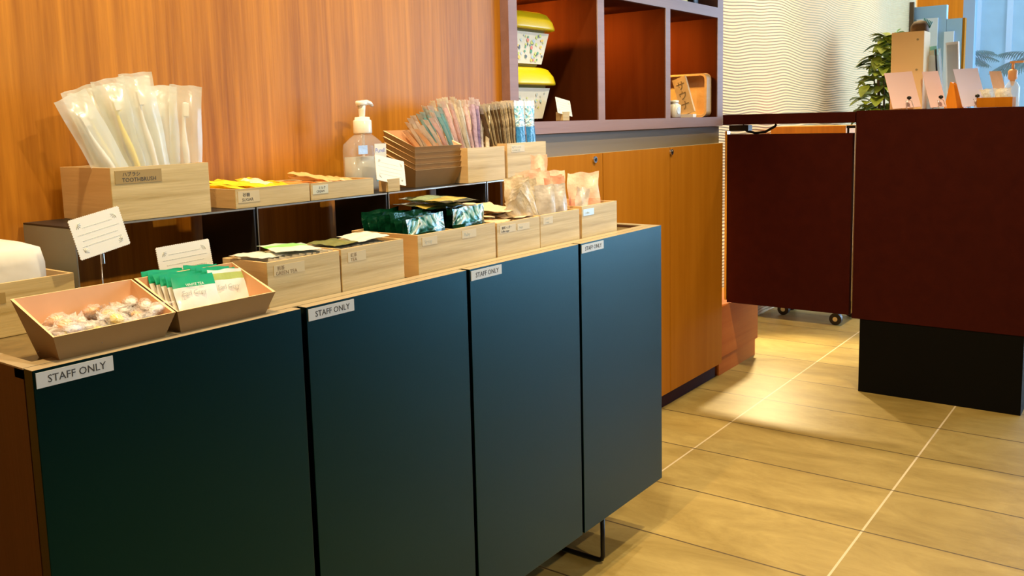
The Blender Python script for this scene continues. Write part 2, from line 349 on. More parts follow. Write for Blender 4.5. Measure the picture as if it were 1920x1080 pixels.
b = MB(); b.box(-2.0, 4.55, -3.1, -3.0, 0.0, 2.7, 'darkwall'); b.box(4.55, XE, -3.1, -3.0, 2.6, 2.7, 'darkwall'); struct(b.build('wall_right'))
b = MB()
for x in (4.55, 6.15, 7.75, 9.38): b.box(x, x + .06, -3.08, -3.0, 0, 2.6, 'bluegrey')
b.box(4.55, 9.44, -3.08, -3.0, 0, .05, 'bluegrey'); b.box(4.55, 9.44, -3.08, -3.0, 2.55, 2.6, 'bluegrey'); w = b.build('window_2'); struct(w, 'side window wall of the lobby')
g = MB(); g.box(4.61, 9.38, -3.045, -3.035, .05, 2.55, 'glass'); g.build('window_pane', w)
# end wall with the orange panel and the glass facade
b = MB(); b.box(XE, XE + 0.1, 1.70, BY + 0.5, 0.0, 2.7, 'orangewall'); b.box(XE, XE + 0.1, -4.0, 1.70, 2.6, 2.7, 'cream'); struct(b.build('wall_front'), 'orange panelled end wall beside the glass facade')
b = MB(); b.box(XE, XE + 0.12, 1.60, 1.70, 0, 2.6, 'bluegrey'); b.box(XE, XE + 0.12, 0.42, 0.48, 0, 2.6, 'bluegrey'); b.box(XE, XE + 0.12, -1.2, -1.14, 0, 2.6, 'bluegrey')
b.box(XE, XE + 0.12, -4, 1.6, 2.54, 2.6, 'bluegrey'); b.box(XE, XE + 0.12, -4, 1.6, 0, 0.06, 'bluegrey'); w = b.build('window_1'); struct(w, 'tall glass facade with pale blue posts')
g = MB(); g.box(XE + 0.05, XE + 0.058, -4, 1.60, 0.06, 2.54, 'glass'); g.build('window_pane', w)

# ------------------------------------------------------------------ bookshelf above the base cabinets
SY = 1.428
t = thing('wall_bookshelf', 'built-in wood bookshelf with three open bays above the orange cabinets', 'bookshelf', (2.622, SY, 1.008))
b = MB(); b.box(1.931, 3.313, SY, BY, 1.008, 1.043, 'frame_wood'); b.build('bottom_ledge', t, world=True, bevel=0.001)
for x0, x1 in ((1.931, 1.969), (2.382, 2.421), (2.831, 2.866), (3.262, 3.313)):
    b = MB(); b.box(x0, x1, SY, BY, 1.043, 2.3, 'frame_wood'); b.build('upright', t, world=True)
for z0, z1 in ((1.415, 1.452), (1.83, 1.867), (2.264, 2.3)):
    for x0, x1 in ((1.969, 2.382), (2.421, 2.831), (2.866, 3.262)):
        b = MB(); b.box(x0, x1, SY, BY, z0, z1, 'frame_wood'); b.build('shelf_board', t, world=True)
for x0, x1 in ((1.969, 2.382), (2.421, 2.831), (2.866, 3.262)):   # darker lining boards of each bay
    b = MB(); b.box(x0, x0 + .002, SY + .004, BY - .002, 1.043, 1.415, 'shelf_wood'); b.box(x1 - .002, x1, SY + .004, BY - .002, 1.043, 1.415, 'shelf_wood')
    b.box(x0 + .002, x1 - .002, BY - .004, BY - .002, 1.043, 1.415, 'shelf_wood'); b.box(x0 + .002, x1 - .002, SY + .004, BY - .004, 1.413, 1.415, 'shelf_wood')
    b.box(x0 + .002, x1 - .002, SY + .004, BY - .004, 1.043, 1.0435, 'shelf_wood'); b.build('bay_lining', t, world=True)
    # a warm lamp strip at the inner top of the bay
    s = MB(); s.box(x0 + .10, x1 - .10, BY - .030, BY - .018, 1.405, 1.413, 'white'); s.build('lamp_strip', t, world=True)
    l = area('shelf_lamp', ((x0 + x1) / 2, BY - .05, 1.402), ((x0 + x1) / 2 + .12, BY - .06, 1.2), .2, .02, 3.4, (1, .50, .12), 170)

# base cabinets
def base_cabinet(name, label, x0, x1, y, z0, z1, seams, locks, matname):
    t = thing(name, label, 'cabinet', ((x0 + x1) / 2, y, 0))
    b = MB(); b.box(x0, x1, y + .02, BY - .005, 0.06, 1.007, 'cab_wood'); b.box(x0 + .01, x1, y + .018, y + .02, z1, 1.007, 'greystrip'); b.build('body', t, world=True)
    b = MB(); b.box(x0, x1, y + .03, BY - .005, 0, .06, 'counter'); b.build('plinth', t, world=True)
    for i in range(len(seams) - 1):
        d = MB(); d.box(seams[i] + .002, seams[i + 1] - .002, y, y + .018, z0, z1, matname, top='tan'); dd = d.build('door', t, world=True, bevel=0.0012)
        for lx, lz in locks:
            if seams[i] < lx < seams[i + 1]:
                k = MB(); k.cyl((lx, y, lz), (lx, y - .006, lz), .011, .010, 'steel', 20); k.cyl((lx, y - .006, lz), (lx, y - .0075, lz), .006, .005, 'blackm', 12)
                o = k.build('lock', dd); o.location = -Vector(t.location)
    return t
base_cabinet('base_cabinet', 'orange-brown cabinet with small round locks below the bookshelf', 1.945, 3.318, SY, .062, .942, [1.945, 2.404, 2.862, 3.318], [(2.352, .924), (2.868, .925)], 'cab_wood')
t = thing('low_cabinet', 'low reddish wood cabinet on the floor behind the hinged counter flap', 'cabinet', (3.55, 1.44, 0))
b = MB(); b.box(3.338, 3.735, 1.442, BY - .003, 0.075, 0.284, 'red_wood'); b.build('body', t, world=True, bevel=.001)
b = MB(); b.box(3.338, 3.725, 1.45, BY - .003, 0.0, 0.074, 'red_wood'); b.build('plinth', t, world=True)

# ------------------------------------------------------------------ black sideboard
FY = 1.015
t = thing('sideboard', 'long black sideboard with four doors on thin metal sled legs', 'sideboard', (1.22, 1.2, 0))
b = MB(); b.box(.463, 1.985, 1.037, 1.426, .135, .155, 'inner'); b.box(.483, 1.965, 1.41, 1.426, .155, .77, 'inner'); b.box(.483, 1.965, 1.055, 1.41, .755, .770, 'cabtop')
b.box(.463, .483, 1.037, 1.426, .155, .781, 'cabside'); b.box(1.965, 1.985, 1.037, 1.426, .155, .781, 'cabside'); b.build('carcass', t, world=True)
b = MB(); b.box(.483, 1.965, 1.0575, 1.41, .770, .775, 'cabtop'); b.build('top_panel', t, world=True)
b = MB(); b.box(.463, 1.985, 1.037, 1.0575, .77, .783, 'tan'); b.box(.463, .483, 1.0575, 1.426, .781, .783, 'tan'); b.box(1.965, 1.985, 1.0575, 1.426, .781, .783, 'tan'); b.box(.483, 1.965, 1.41, 1.426, .77, .783, 'tan')
b.build('top_frame', t, world=True)
DX = [(.463, .846), (.856, 1.228), (1.237, 1.602), (1.608, 1.985)]
DX = [(.463, .847), (.857, 1.2275), (1.2365, 1.603), (1.612, 1.985)]
for i, (x0, x1) in enumerate(DX):
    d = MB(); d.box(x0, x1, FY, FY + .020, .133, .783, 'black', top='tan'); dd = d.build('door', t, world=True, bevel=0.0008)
    k = MB(); lx = x0 + .003; lz = .7615
    k.box(lx, lx + .091, FY - .0012, FY, lz, lz + .018, 'plate')
    k.text('STAFF ONLY', .0125, 'ink', FRONT(lx + .0125, FY - .0013, lz + .0047), .0002, sx=0.98)
    o = k.build('staff_only_label', dd); o.location = -Vector(t.location); o['label'] = 'pale label plate reading STAFF ONLY'
for sx in (.62, 1.738):
    l = MB(); l.tube([(sx, 1.045, .135), (sx, 1.045, .018), (sx, 1.048, .009), (sx, 1.056, .006), (sx, 1.12, .006), (sx, 1.36, .006), (sx, 1.385, .009), (sx, 1.39, .02), (sx, 1.39, .135)], .0055, 'blackm', 12)
    l.build('sled_leg', t, world=True)

# ------------------------------------------------------------------ black risers on the sideboard
RZ = .908; RYF = 1.29; RYB = 1.442
rx = [(.665, .987), (.991, 1.314), (1.318, 1.641), (1.645, 1.928)]
names = ['leftmost low black display riser, under the toothbrush box', 'second low black display riser, under the shallow yellow packet boxes',
         'third low black display riser, under the stacked trays', 'rightmost low black display riser, under the packet boxes by the bookshelf']
for i, ((x0, x1), lb) in enumerate(zip(rx, names)):
    t = thing('display_riser', lb, 'stand', ((x0 + x1) / 2, RYF, .7755), group=None)
    b = MB(); b.box(x0, x1, RYF, RYB, RZ - .003, RZ, 'riser'); b.build('top', t, world=True, bevel=.0008)
    b = MB(); b.box(x0, x0 + .003, RYF, RYB, .7755, RZ - .003, 'riser_side_reflect' if i == 0 else 'riser'); b.build('side', t, world=True)  # leftmost outer side takes the painted reflection colour
    b = MB(); b.box(x1 - .003, x1, RYF, RYB, .7755, RZ - .003, 'riser'); b.build('side', t, world=True)
    b = MB(); b.box(x0, x1, RYF - .0008, RYF, RZ - .0028, RZ, 'riseredge'); b.box(x0, x0 + .0015, RYF - .0008, RYF, .7755, RZ - .0028, 'riseredge'); b.build('pale_edge', t, world=True)  # paler strip along the front top and left edges

# ------------------------------------------------------------------ bamboo boxes
def bamboo_box(label, x0, x1, y0, y1, z0, z1, lab=None, mid=None, group=None):
    t = thing('bamboo_box', label, 'box', ((x0 + x1) / 2, y0, z0), group=group)
    th = .005
    b = MB(); b.openbox([(x0, y0, z0), (x1, y0, z0), (x1, y1, z0), (x0, y1, z0)], [(x0, y0, z1), (x1, y0, z1), (x1, y1, z1), (x0, y1, z1)], th, 'bamboo', 'bamboo_in', 'bamboo_in')
    bo = b.build('box_body', t, world=True, bevel=.0006, seg=1)
    for p in bo.data.polygons:
        if abs(p.normal.x) > .9: p.material_index = 1
    if mid:
        k = MB(); k.box(mid - .003, mid + .003, y0 + th, y1 - th, z0 + th, z1 - .002, 'bamboo_in'); k.build('divider', t, world=True)
    for L in (lab or []):
        lx, lz, lw, lh, lm, lines, ink = L
        k = MB(); k.box(lx, lx + lw, y0 - .0006, y0, lz, lz + lh, lm)
        for tx, tz, sz, body, fx in lines: k.text(body, sz, ink, FRONT(lx + tx, y0 - .0007, lz + tz), .0001, sx=fx)
        o = k.build('box_label', t, world=True)
    return t
M['lab_brown'] = mat('brown_label', (0.36, 0.25, 0.08), 0.4); M['lab_bam'] = mat('clear_label', (0.60, 0.50, 0.27), 0.4); M['lab_grey'] = mat('greyish_label', (0.60, 0.60, 0.42), 0.35); M['lab_blue'] = mat('pale_blue_label', (0.52, 0.68, 0.82), 0.3)
Z0 = .7755; RB = RZ + .0003
bamboo_box('bamboo box labelled TOOTHBRUSH, tallest at the left end of the risers', .729, .901, 1.292, 1.44, RB, .991,
           [(.736, .966, .078, .020, 'lab_brown', [(.012, .0115, .0075, 'ハブラシ', 1), (.011, .0025, .0088, 'TOOTHBRUSH', .98)], 'ink')])
bamboo_box('shallow bamboo box labelled SUGAR, holding yellow packets', .950, 1.1145, 1.292, 1.44, RB, .942,
           [(.955, .918, .045, .020, 'lab_bam', [(.010, .0105, .0075, '砂糖', 1), (.008, .0025, .0075, 'SUGAR', 1)], 'ink')])
bamboo_box('shallow bamboo box labelled CREAM, holding pale orange packets', 1.117, 1.280, 1.292, 1.44, RB, .9405,
           [(1.121, .920, .038, .0165, 'lab_grey', [(.014, .009, .006, 'ミルク', 1), (.009, .0025, .006, 'CREAM', 1)], 'ink')])
bamboo_box('unlabelled bamboo box holding the fan of coloured straw packets', 1.579, 1.719, 1.292, 1.44, RB, .988)
bamboo_box('bamboo box at the right end of the risers, with blue and white packs', 1.729, 1.894, 1.292, 1.44, RB, .9935,
           [(1.745, .972, .055, .016, 'lab_bam', [(.004, .009, .006, '歯ブラシセット', .9), (.004, .002, .006, 'SHAVING SET', .9)], 'inkgrey')])
bamboo_box('bamboo box at the far left edge, holding the folded white pack', .47, .6395, 1.25, 1.42, Z0, .8485,
           [(.468 + .003, .822, .074, .0145, 'lab_brown', [], 'ink')])
bamboo_box('bamboo box labelled GREEN TEA, full of white sachets', .826, .968, 1.060, 1.165, Z0, .850,
           [(.838, .828, .058, .016, 'lab_bam', [(.006, .0085, .007, '煎茶', 1), (.003, .001, .0078, 'GREEN TEA', 1)], 'inkbrown')])
bamboo_box('bamboo box labelled TEA, full of dark sachets', .971, 1.115, 1.060, 1.165, Z0, .851,
           [(.985, .828, .040, .016, 'lab_bam', [(.006, .0085, .007, '紅茶', 1), (.006, .001, .0078, 'TEA', 1)], 'inkbrown')])
bamboo_box('wide divided bamboo box full of dark green foil pouches', 1.151, 1.374, 1.060, 1.225, Z0, .8525,
           [(1.162, .832, .040, .015, 'lab_bam', [(.006, .004, .009, 'Syrup', 1)], 'inkgrey'), (1.272, .832, .042, .015, 'lab_bam', [(.006, .004, .009, 'Baby', 1)], 'inkgrey')], mid=1.262)
bamboo_box('bamboo box labelled Coffee Sugar, with flat cream packets', 1.379, 1.526, 1.060, 1.225, Z0, .849,
           [(1.388, .828, .052, .015, 'lab_bam', [(.006, .008, .006, '珈琲シュガー', .9), (.003, .0015, .006, 'Coffee sugar', .9)], 'ink'), (1.446, .828, .042, .013, 'lab_bam', [(.006, .004, .006, 'Sugar', 1)], 'inkgrey')])
bamboo_box('bamboo box with upright silvery pouches, second from the right end of the front row', 1.5275, 1.680, 1.060, 1.225, Z0, .850,
           [(1.538, .830, .036, .015, 'lab_bam', [(.006, .008, .0055, 'ミルク', 1), (.006, .002, .0055, 'Cream', 1)], 'inkgrey')])
bamboo_box('bamboo box with pink pouches and pale blue label, rightmost of the front row', 1.690, 1.846, 1.060, 1.225, Z0, .854,
           [(1.696, .832, .046, .015, 'lab_blue', [(.006, .004, .007, 'Coffee', 1)], 'inkgrey')])

# ------------------------------------------------------------------ display trays with a high back
def display_tray(label, x, y, z, group=None, name='display_tray'):
    """x,y,z = front left corner of the bottom"""
    t = thing(name, label, 'tray', (x, y, z), group=group)
    b = MB()
    b.openbox([(0, 0, 0), (.131, 0, 0), (.127, .066, 0), (.006, .066, 0)], [(-.0135, -.015, .0385), (.144, -.015, .0385), (.1395, .075, .0745), (-.0165, .075, .0745)], .003, 'traywood', 'trayin', 'trayedge')
    b.build('tray_body', t)
    return t
display_tray('flared tray holding wrapped sweets, at the left front of the sideboard', .507, 1.0385, Z0)
display_tray('flared tray holding green-topped tea packets, beside the sweets', .6665, 1.0385, Z0)
st = ['bottom tray of the stack of five empty flared trays', 'second tray from the bottom of the empty tray stack', 'middle tray of the empty tray stack', 'second tray from the top of the empty tray stack', 'topmost empty flared tray of the stack on the riser']
for i in range(5): display_tray(st[i], 1.4385 + random.uniform(-.001, .001), 1.325, RB + i * .0124, group='stack of empty trays')

# ------------------------------------------------------------------ wrapped sweets
def sweet(col, nm):
    t = thing('wrapped_sweet', 'x', 'sweet')
    b = MB(); b.lathe([(.0001, -.005), (.006, -.0042), (.0088, -.0015), (.0088, .0015), (.006, .0042), (.0001, .005)], colmat('sweet_' + nm, col, .3, .5, bump=0), 14); b.build('sweet_core', t)
    w = MB(); rd = random.Random(hash(nm) % 99 if False else len(nm))
    n = 22; vs = []; fs = []; prof = [(-.023, .012), (-.018, .008), (-.0135, .0035), (-.009, .0095), (0, .0115), (.009, .0095), (.0135, .0035), (.018, .008), (.023, .012)]
    for x, r in prof:
        fl = 1.0 if abs(x) < .014 else .35
        for k in range(n):
            a = 2 * math.pi * k / n; rr = r * (1 + .28 * math.sin(5 * a + x * 300) * (1 if abs(x) > .010 else .4)) ; vs.append((x, rr * math.cos(a), rr * math.sin(a) * fl * .75))
    for i in range(len(prof) - 1):
        for k in range(n): fs.append((i * n + k, i * n + (k + 1) % n, (i + 1) * n + (k + 1) % n, (i + 1) * n + k))
    w.add(vs, fs, 'clear' if nm != 'foil' else 'white', True); w.build('twist_wrapper', t)
    return t
kinds = [('orange', (0.95, 0.42, 0.03)), ('yellow', (0.90, 0.78, 0.05)), ('white', (0.85, 0.86, 0.84)), ('peach', (0.95, 0.52, 0.20)), ('lime', (0.72, 0.82, 0.08)), ('blue', (0.60, 0.72, 0.88))]
proto = {k: sweet(c, k) for k, c in kinds}
spots = []
rs = random.Random(5); seq = ['peach', 'white', 'orange', 'yellow', 'white', 'peach', 'blue', 'white', 'lime', 'peach', 'white', 'yellow']
for lay, (zz, n_) in enumerate(((.012, 12), (.026, 12), (.037, 9))):
    for q in range(n_):
        f = (q % (n_ // 3 if n_ > 9 else 3)) / max(1, (n_ // 3 if n_ > 9 else 3) - 1); g = (q // (n_ // 3 if n_ > 9 else 3)) / 2
        spots.append((.536 + (.082 + .01 * lay) * f + rs.uniform(-.004, .004), 1.046 + .010 * 0 + (.044 + .004 * lay) * g + .004 + rs.uniform(-.002, .002), zz + .004 * g + .005 * f, seq[(q * 5 + lay * 3) % 12]))
used = set()
for i, (x, y, z, k) in enumerate(spots):
    z = Z0 + z
    rot = (random.uniform(-.5, .5), random.uniform(-.4, .4), random.uniform(-.6, .6) + (0 if y < 1.062 else random.choice((0, 1.2))))
    lb = k + ' sweet in a twisted clear wrapper, in the tray at the left front'
    if k in used: dup(proto[k], (x, y, z), rot, lb, 'wrapped sweets in the tray')
    else:
        p = proto[k]; p.location = (x, y, z); p.rotation_euler = rot; tag(p, lb, 'sweet', 'wrapped sweets in the tray'); used.add(k)

# ------------------------------------------------------------------ tea packets in the second tray
def packet_obj(name, label, cat, loc, rot, group, w, h, t, mt, bands=None, seed=0, wr=.0006, seal=.06, bend=0.0, texts=None):
    b = MB(); pillow(b, w, h, t, mt, seed, wr, seal=seal, bands=bands, bend=bend)
    for tx, tz, sz, body, ink in (texts or []): b.text(body, sz, ink, FRONT(tx, -t / 2 - .0022, tz), .0001)
    o = b.build(name, loc=loc, rot=rot)
    if abs(rot[0]) < 1: o.rotation_mode = 'ZYX'
    tag(o, label, cat, group); return o
tb = [(.0, .80, 'teawhite'), (.80, .975, 'green'), (.975, 1.01, 'teawhite')]
G = 'tea packets in the flared tray'
for i in range(6):
    tx = [(-.024, .046, .0095, 'Earl Grey', 'inkgrey'), (-.016, .0585, .0055, 'WHITE TEA', 'paper')] if i == 0 else None
    packet_obj('tea_packet', 'foremost green-topped white tea packet on the left of the tray' if i == 0 else 'green-topped white tea packet leaning behind the foremost left one', 'packet',
               (.712 - i * .0035, 1.050 + i * .0085, Z0 + .004 + i * .0015), (R(-24), R(2), R(1 + i)), G, .066, .074, .005, 'teawhite', tb, i, texts=tx)
for i in range(5):
    tx = [(-.022, .044, .0095, 'Earl Grey', 'inkgrey')] if i == 0 else None
    packet_obj('tea_packet', 'foremost white tea packet on the right of the tray, with a printed leafy top' if i == 0 else 'green-topped white tea packet leaning behind the foremost right one', 'packet',
               (.768 - i * .004, 1.056 + i * .0085, Z0 + .004 + i * .0015), (R(-24), R(3), R(3 + i)), G, .058, .074, .005, 'teawhite', tb if i else [(0, .82, 'teawhite'), (.82, .9, colmat('leafprint', (.35, .45, .12))), (.9, 1.01, 'teawhite')], 20 + i, texts=tx)

# ------------------------------------------------------------------ sachets in the green tea and tea boxes
G = 'white sachets standing in the green tea box'
for i in range(11):
    packet_obj('tea_sachet', 'white sachet standing on edge in the GREEN TEA box', 'sachet', (.838 + i * .0115, 1.112, Z0 + .006), (0, R(8), R(90)), G, .088, .071, .006, 'teawhite', [(0, .9, 'teawhite'), (.9, 1.01, 'teawhite')], 40 + i)
packet_obj('tea_sachet', 'white and bright green sachet lying flat on top of the GREEN TEA box', 'sachet', (.905, 1.080, Z0 + .081), (R(-86), R(3), R(-12)), None, .078, .066, .005, 'teawhite', [(.0, .45, 'teawhite'), (.45, .75, 'lime'), (.75, 1.01, colmat('paleaqua', (.55, .78, .66)))], 60)
packet_obj('tea_sachet', 'plain white sachet lying flat at the left of the GREEN TEA box', 'sachet', (.862, 1.085, Z0 + .077), (R(-88), R(2), R(8)), None, .062, .064, .004, 'teawhite', None, 61)
G = 'dark sachets standing in the tea box'
for i in range(11):
    packet_obj('tea_sachet', 'dark olive sachet standing on edge in the TEA box', 'sachet', (.982 + i * .0115, 1.112, Z0 + .006), (0, R(-6), R(90)), G, .088, .069, .006, colmat('olive_sachet', (.05, .06, .03)), [(.9, 1.01, 'teawhite')], 70 + i)
packet_obj('tea_sachet', 'dark olive green sachet lying flat on top of the TEA box', 'sachet', (1.010, 1.085, Z0 + .078), (R(-88), 0, R(5)), None, .064, .062, .004, colmat('olive_flat', (.16, .20, .06)), None, 81)
packet_obj('tea_sachet', 'white sachet with a dark edge lying flat on top of the TEA box', 'sachet', (1.068, 1.082, Z0 + .080), (R(-86), R(-3), R(-6)), None, .066, .062, .004, 'teawhite', None, 82)

# ------------------------------------------------------------------ green foil pouches
def crumple(name, cols, sc):
    m, t, b = nt(name); b.inputs['Roughness'].default_value = .22; b.inputs['Metallic'].default_value = .25; b.inputs['Coat Weight'].default_value = .6
    tc = N(t, 'ShaderNodeTexCoord'); n = N(t, 'ShaderNodeTexNoise', Scale=sc, Detail=1.5, Distortion=1.8); t.links.new(tc.outputs['Object'], n.inputs['Vector'])
    r = N(t, 'ShaderNodeValToRGB'); r.color_ramp.interpolation = 'EASE'
    r.color_ramp.elements[0].position = .36; r.color_ramp.elements[1].position = .66; r.color_ramp.elements[0].color = (*cols[0], 1); r.color_ramp.elements[1].color = (*cols[-1], 1)
    for i, c in enumerate(cols[1:-1]): e = r.color_ramp.elements.new(.36 + .30 * (i + 1) / (len(cols) - 1)); e.color = (*c, 1)
    t.links.new(n.outputs['Fac'], r.inputs['Fac']); t.links.new(r.outputs['Color'], b.inputs['Base Color'])
    bp = N(t, 'ShaderNodeBump', Strength=.7, Distance=.01); t.links.new(n.outputs['Fac'], bp.inputs['Height']); t.links.new(bp.outputs['Normal'], b.inputs['Normal']); return m
M['foil_reflect'] = crumple('crumpled_foil_reflect', [(.004, .05, .03), (.02, .16, .14), (.25, .50, .55), (.62, .70, .66), (.03, .12, .05)], 32)  # blue and white reflections on crumpled foil, painted into the colour by noise
G = 'green foil pouches standing in the wide box'
M['foilpic'] = mat('foil_print', (0.42, 0.42, 0.16), .3, metal=.2, coat=.5, bump=.8, bscale=60)
for i in range(9):
    b0 = [(0, .45, 'foil'), (.45, 1.01, 'foil')] if i else [(0, .62, 'foilpic'), (.62, .72, 'foil'), (.72, 1.01, 'foil_reflect')]
    packet_obj('foil_pouch', 'front green and silvery foil pouch in the left half of the wide box' if i == 0 else 'dark green foil pouch standing behind the front one, left half of the wide box', 'pouch',
               (1.204 + i * .001, 1.078 + i * .0152, Z0 + .006), (R(-4), R(random.uniform(-3, 3)), R(random.uniform(-5, 5))), None if i == 0 else G, .094, .104 + random.uniform(-.005, .003), .012, 'foil', b0, 90 + i, .0012)
for i in range(6):
    b0 = [(0, .45, 'foil'), (.45, 1.01, 'foil')] if i else [(0, .62, 'foilpic'), (.62, .70, 'foil'), (.70, 1.01, 'foil_reflect')]
    packet_obj('foil_pouch', 'front dark foil pouch in the right half of the wide box' if i == 0 else 'dark foil pouch standing behind the front one, right half of the wide box', 'pouch',
               (1.322, 1.078 + i * .0215, Z0 + .006), (R(-3), R(random.uniform(-2, 2)), R(random.uniform(-3, 3))), None if i == 0 else G, .090, .106, .015, 'foil', b0, 110 + i, .0012)
for i, (dx, dy, rz) in enumerate(((0, 0, 6), (-.012, .012, -5))):
    packet_obj('foil_pouch', ['yellow and green printed foil pouch lying flat on top of the dark pouches', 'lower printed foil pouch lying flat under the yellow and green one'][i], 'pouch',
               (1.310 + dx, 1.085 + dy, Z0 + .122 - i * .011), (R(-87), R(2), R(rz)), None, .120, .110, .009, 'foil', [(.15, .45, colmat('foil_yellow', (.62, .52, .12), .25, .6, bump=.8)), (.45, .8, colmat('foil_mint', (.30, .45, .26), .25, .6, bump=.8))], 130 + i, .0010)

# ------------------------------------------------------------------ cream, silvery and pink packets
M['creampack'] = mat('cream_packet', (0.80, 0.62, 0.40), .4, coat=.3, bump=.3, bscale=60); M['silverpack'] = mat('silvery_pouch', (0.64, 0.63, 0.61), .3, metal=.1, coat=.4, bump=.4, bscale=30)
M['beigepack'] = mat('beige_pouch', (0.68, 0.60, 0.44), .35, coat=.4, bump=.4, bscale=40); M['pinkpack'] = mat('pink_pouch', (0.84, 0.44, 0.32), .4, coat=.2, bump=.35, bscale=35)
M['palepink'] = mat('pale_pink_pouch', (0.86, 0.62, 0.49), .4, coat=.2, bump=.35, bscale=35)
G = 'flat cream packets in the coffee sugar box'
for i, (x, y, rz, rx) in enumerate(((1.435, 1.075, 10, -88), (1.475, 1.078, -14, -86), (1.450, 1.110, 25, -84), (1.485, 1.120, -8, -88), (1.430, 1.120, -30, -80), (1.462, 1.085, 3, -85))):
    packet_obj('sugar_packet', 'flat cream packet lying in the Coffee Sugar box', 'packet', (x, y, Z0 + .072 + i * .0035), (R(rx), 0, R(rz)), G, .075, .085, .004, 'creampack', None, 140 + i, .001)
G = 'beige pouches fanned out to the left'
for i in range(7):
    packet_obj('creamer_pouch', 'beige pouch fanned out leaning left in the box second from the right end', 'pouch', (1.556 + i * .007, 1.078 + .007 * i, Z0 + .012), (R(-5), R(-44 + i * 6), R(-26)), G, .046, .134, .008, 'beigepack', None, 150 + i, .0012)
packet_obj('creamer_pouch', 'silvery pouch standing upright at the front left of the second box from the right', 'pouch', (1.592, 1.085, Z0 + .006), (R(-2), R(-2), R(-42)), None, .043, .128, .013, 'silverpack', None, 160, .0008)
packet_obj('creamer_pouch', 'narrow silvery pouch standing upright right of the wider silvery one', 'pouch', (1.648, 1.085, Z0 + .006), (R(-3), R(-3), R(-35)), None, .036, .126, .012, 'silverpack', None, 161, .0008)
G = 'pink pouches behind the silvery ones'
for i, (x, y, z, w, h, ry, m) in enumerate(((1.690, 1.115, .01, .048, .135, -6, 'pinkpack'), (1.712, 1.14, .01, .05, .135, -3, 'pinkpack'), (1.69, 1.16, .02, .06, .135, -6, 'palepink'), (1.69, 1.18, .02, .06, .14, -8, 'palepink'), (1.735, 1.165, .02, .06, .135, 4, 'palepink'), (1.665, 1.195, .02, .06, .13, -9, 'beigepack'))):
    packet_obj('pink_pouch', 'thin pink pouch standing between the silvery pouches and the big pink one', 'pouch', (x, y, Z0 + z), (R(-4), R(ry), R(-42)), G, w, h, .008, m, None, 170 + i, .0012)
packet_obj('pink_pouch', 'large pale pink pouch standing at the right end of the front row', 'pouch', (1.785, 1.110, Z0 + .006), (R(-4), R(3), R(-52)), None, .074, .142, .012, 'palepink', [(0, .55, 'pinkpack')], 180, .0018)
packet_obj('pink_pouch', 'small whitish pouch leaning in front of the large pink one', 'pouch', (1.728, 1.085, Z0 + .006), (R(-4), R(10), R(-45)), None, .030, .112, .006, 'silverpack', None, 181, .002)
packet_obj('pink_pouch', 'tall pale pink pouch with a rounded top, rising behind the beige fan', 'pouch', (1.735, 1.200, Z0 + .015), (R(-2), R(0), R(-40)), None, .040, .176, .01, 'palepink', None, 182, .0018)
packet_obj('pink_pouch', 'short yellowish pouch behind the left end of the beige fan', 'pouch', (1.648, 1.195, Z0 + .02), (R(-2), R(-6), R(-40)), None, .060, .124, .01, 'beigepack', None, 183, .002)

# ------------------------------------------------------------------ yellow and orange packets in the shallow boxes
M['yellowpack'] = mat('yellow_packet', (0.92, 0.66, 0.03), .3, coat=.5, bump=.5, bscale=40); M['orangepack'] = mat('pale_orange_packet', (0.88, 0.52, 0.22), .35, coat=.4, bump=.4, bscale=40); M['palewhite'] = mat('white_yellow_packet', (0.92, 0.88, 0.70), .3, coat=.5, bump=.4)
G = 'yellow packets in the shallow sugar box'
for i in range(12):
    x = .972 + .0112 * i; packet_obj('sugar_packet', 'yellow packet in the shallow box labelled SUGAR', 'packet', (x + random.uniform(-.006, .006), 1.300, RB + .022 + .014 * math.sin(math.pi * i / 11) * 0.6), (R(-87 + random.uniform(-3, 3)), R(random.uniform(-14, 14)), R(random.uniform(-18, 18))), G, .032, .125, .006,
               'palewhite' if i in (6, 7) else 'yellowpack', [(.0, .2, 'yellowpack'), (.85, 1.01, 'yellowpack')] if i in (6, 7) else None, 190 + i, .0012)
G = 'pale orange packets in the shallow cream box'
for i in range(9):
    x = 1.140 + .0135 * i; packet_obj('creamer_packet', 'pale orange packet in the shallow box labelled CREAM', 'packet', (x + random.uniform(-.005, .005), 1.300, RB + .023 + .007 * math.sin(math.pi * i / 8)), (R(-86 + random.uniform(-4, 4)), R(random.uniform(-18, 18)), R(random.uniform(-25, 25))), G, .036, .120, .006,
               'orangepack', [(.0, .2, 'palepink')] if i % 3 == 0 else None, 210 + i, .0015)

# ------------------------------------------------------------------ toothbrush bags
def tooth_bag(handle, seed):
    t = thing('toothbrush_packet', 'x', 'toothbrush')
    b = MB(); pillow(b, .052, .205, .017, 'milky', seed, .0007, nu=8, nv=18, seal=.05); b.build('bag', t)
    h = MB(); hm = colmat('handle_' + str(handle), handle, .3, .4, bump=0)
    pts = [(0, 0, .012 + .165 * k / 12) for k in range(13)]; rr = [.0035, .005, .0055, .005, .0045, .005, .0055, .0048, .004, .003, .0026, .003, .003]
    h.tube([(0.003 * math.sin(k * .5), 0, p[2]) for k, p in enumerate(pts)], rr, hm, 10); hh = h.build('toothbrush', t)
    k = MB(); k.box(-.005, .005, -.0015, .002, .152, .176, hm); k.box(-.004, .004, -.0055, -.0015, .154, .175, 'white'); k.build('bristles', hh)
    return t
cy = [(0.90, 0.92, 0.86), (0.88, 0.74, 0.12), (0.90, 0.92, 0.86), (0.92, 0.76, 0.10), (0.55, 0.62, 0.78), (0.92, 0.92, 0.88), (0.80, 0.90, 0.82), (0.92, 0.88, 0.80), (0.9, 0.9, 0.84), (0.93, 0.93, 0.93)]
tg = []
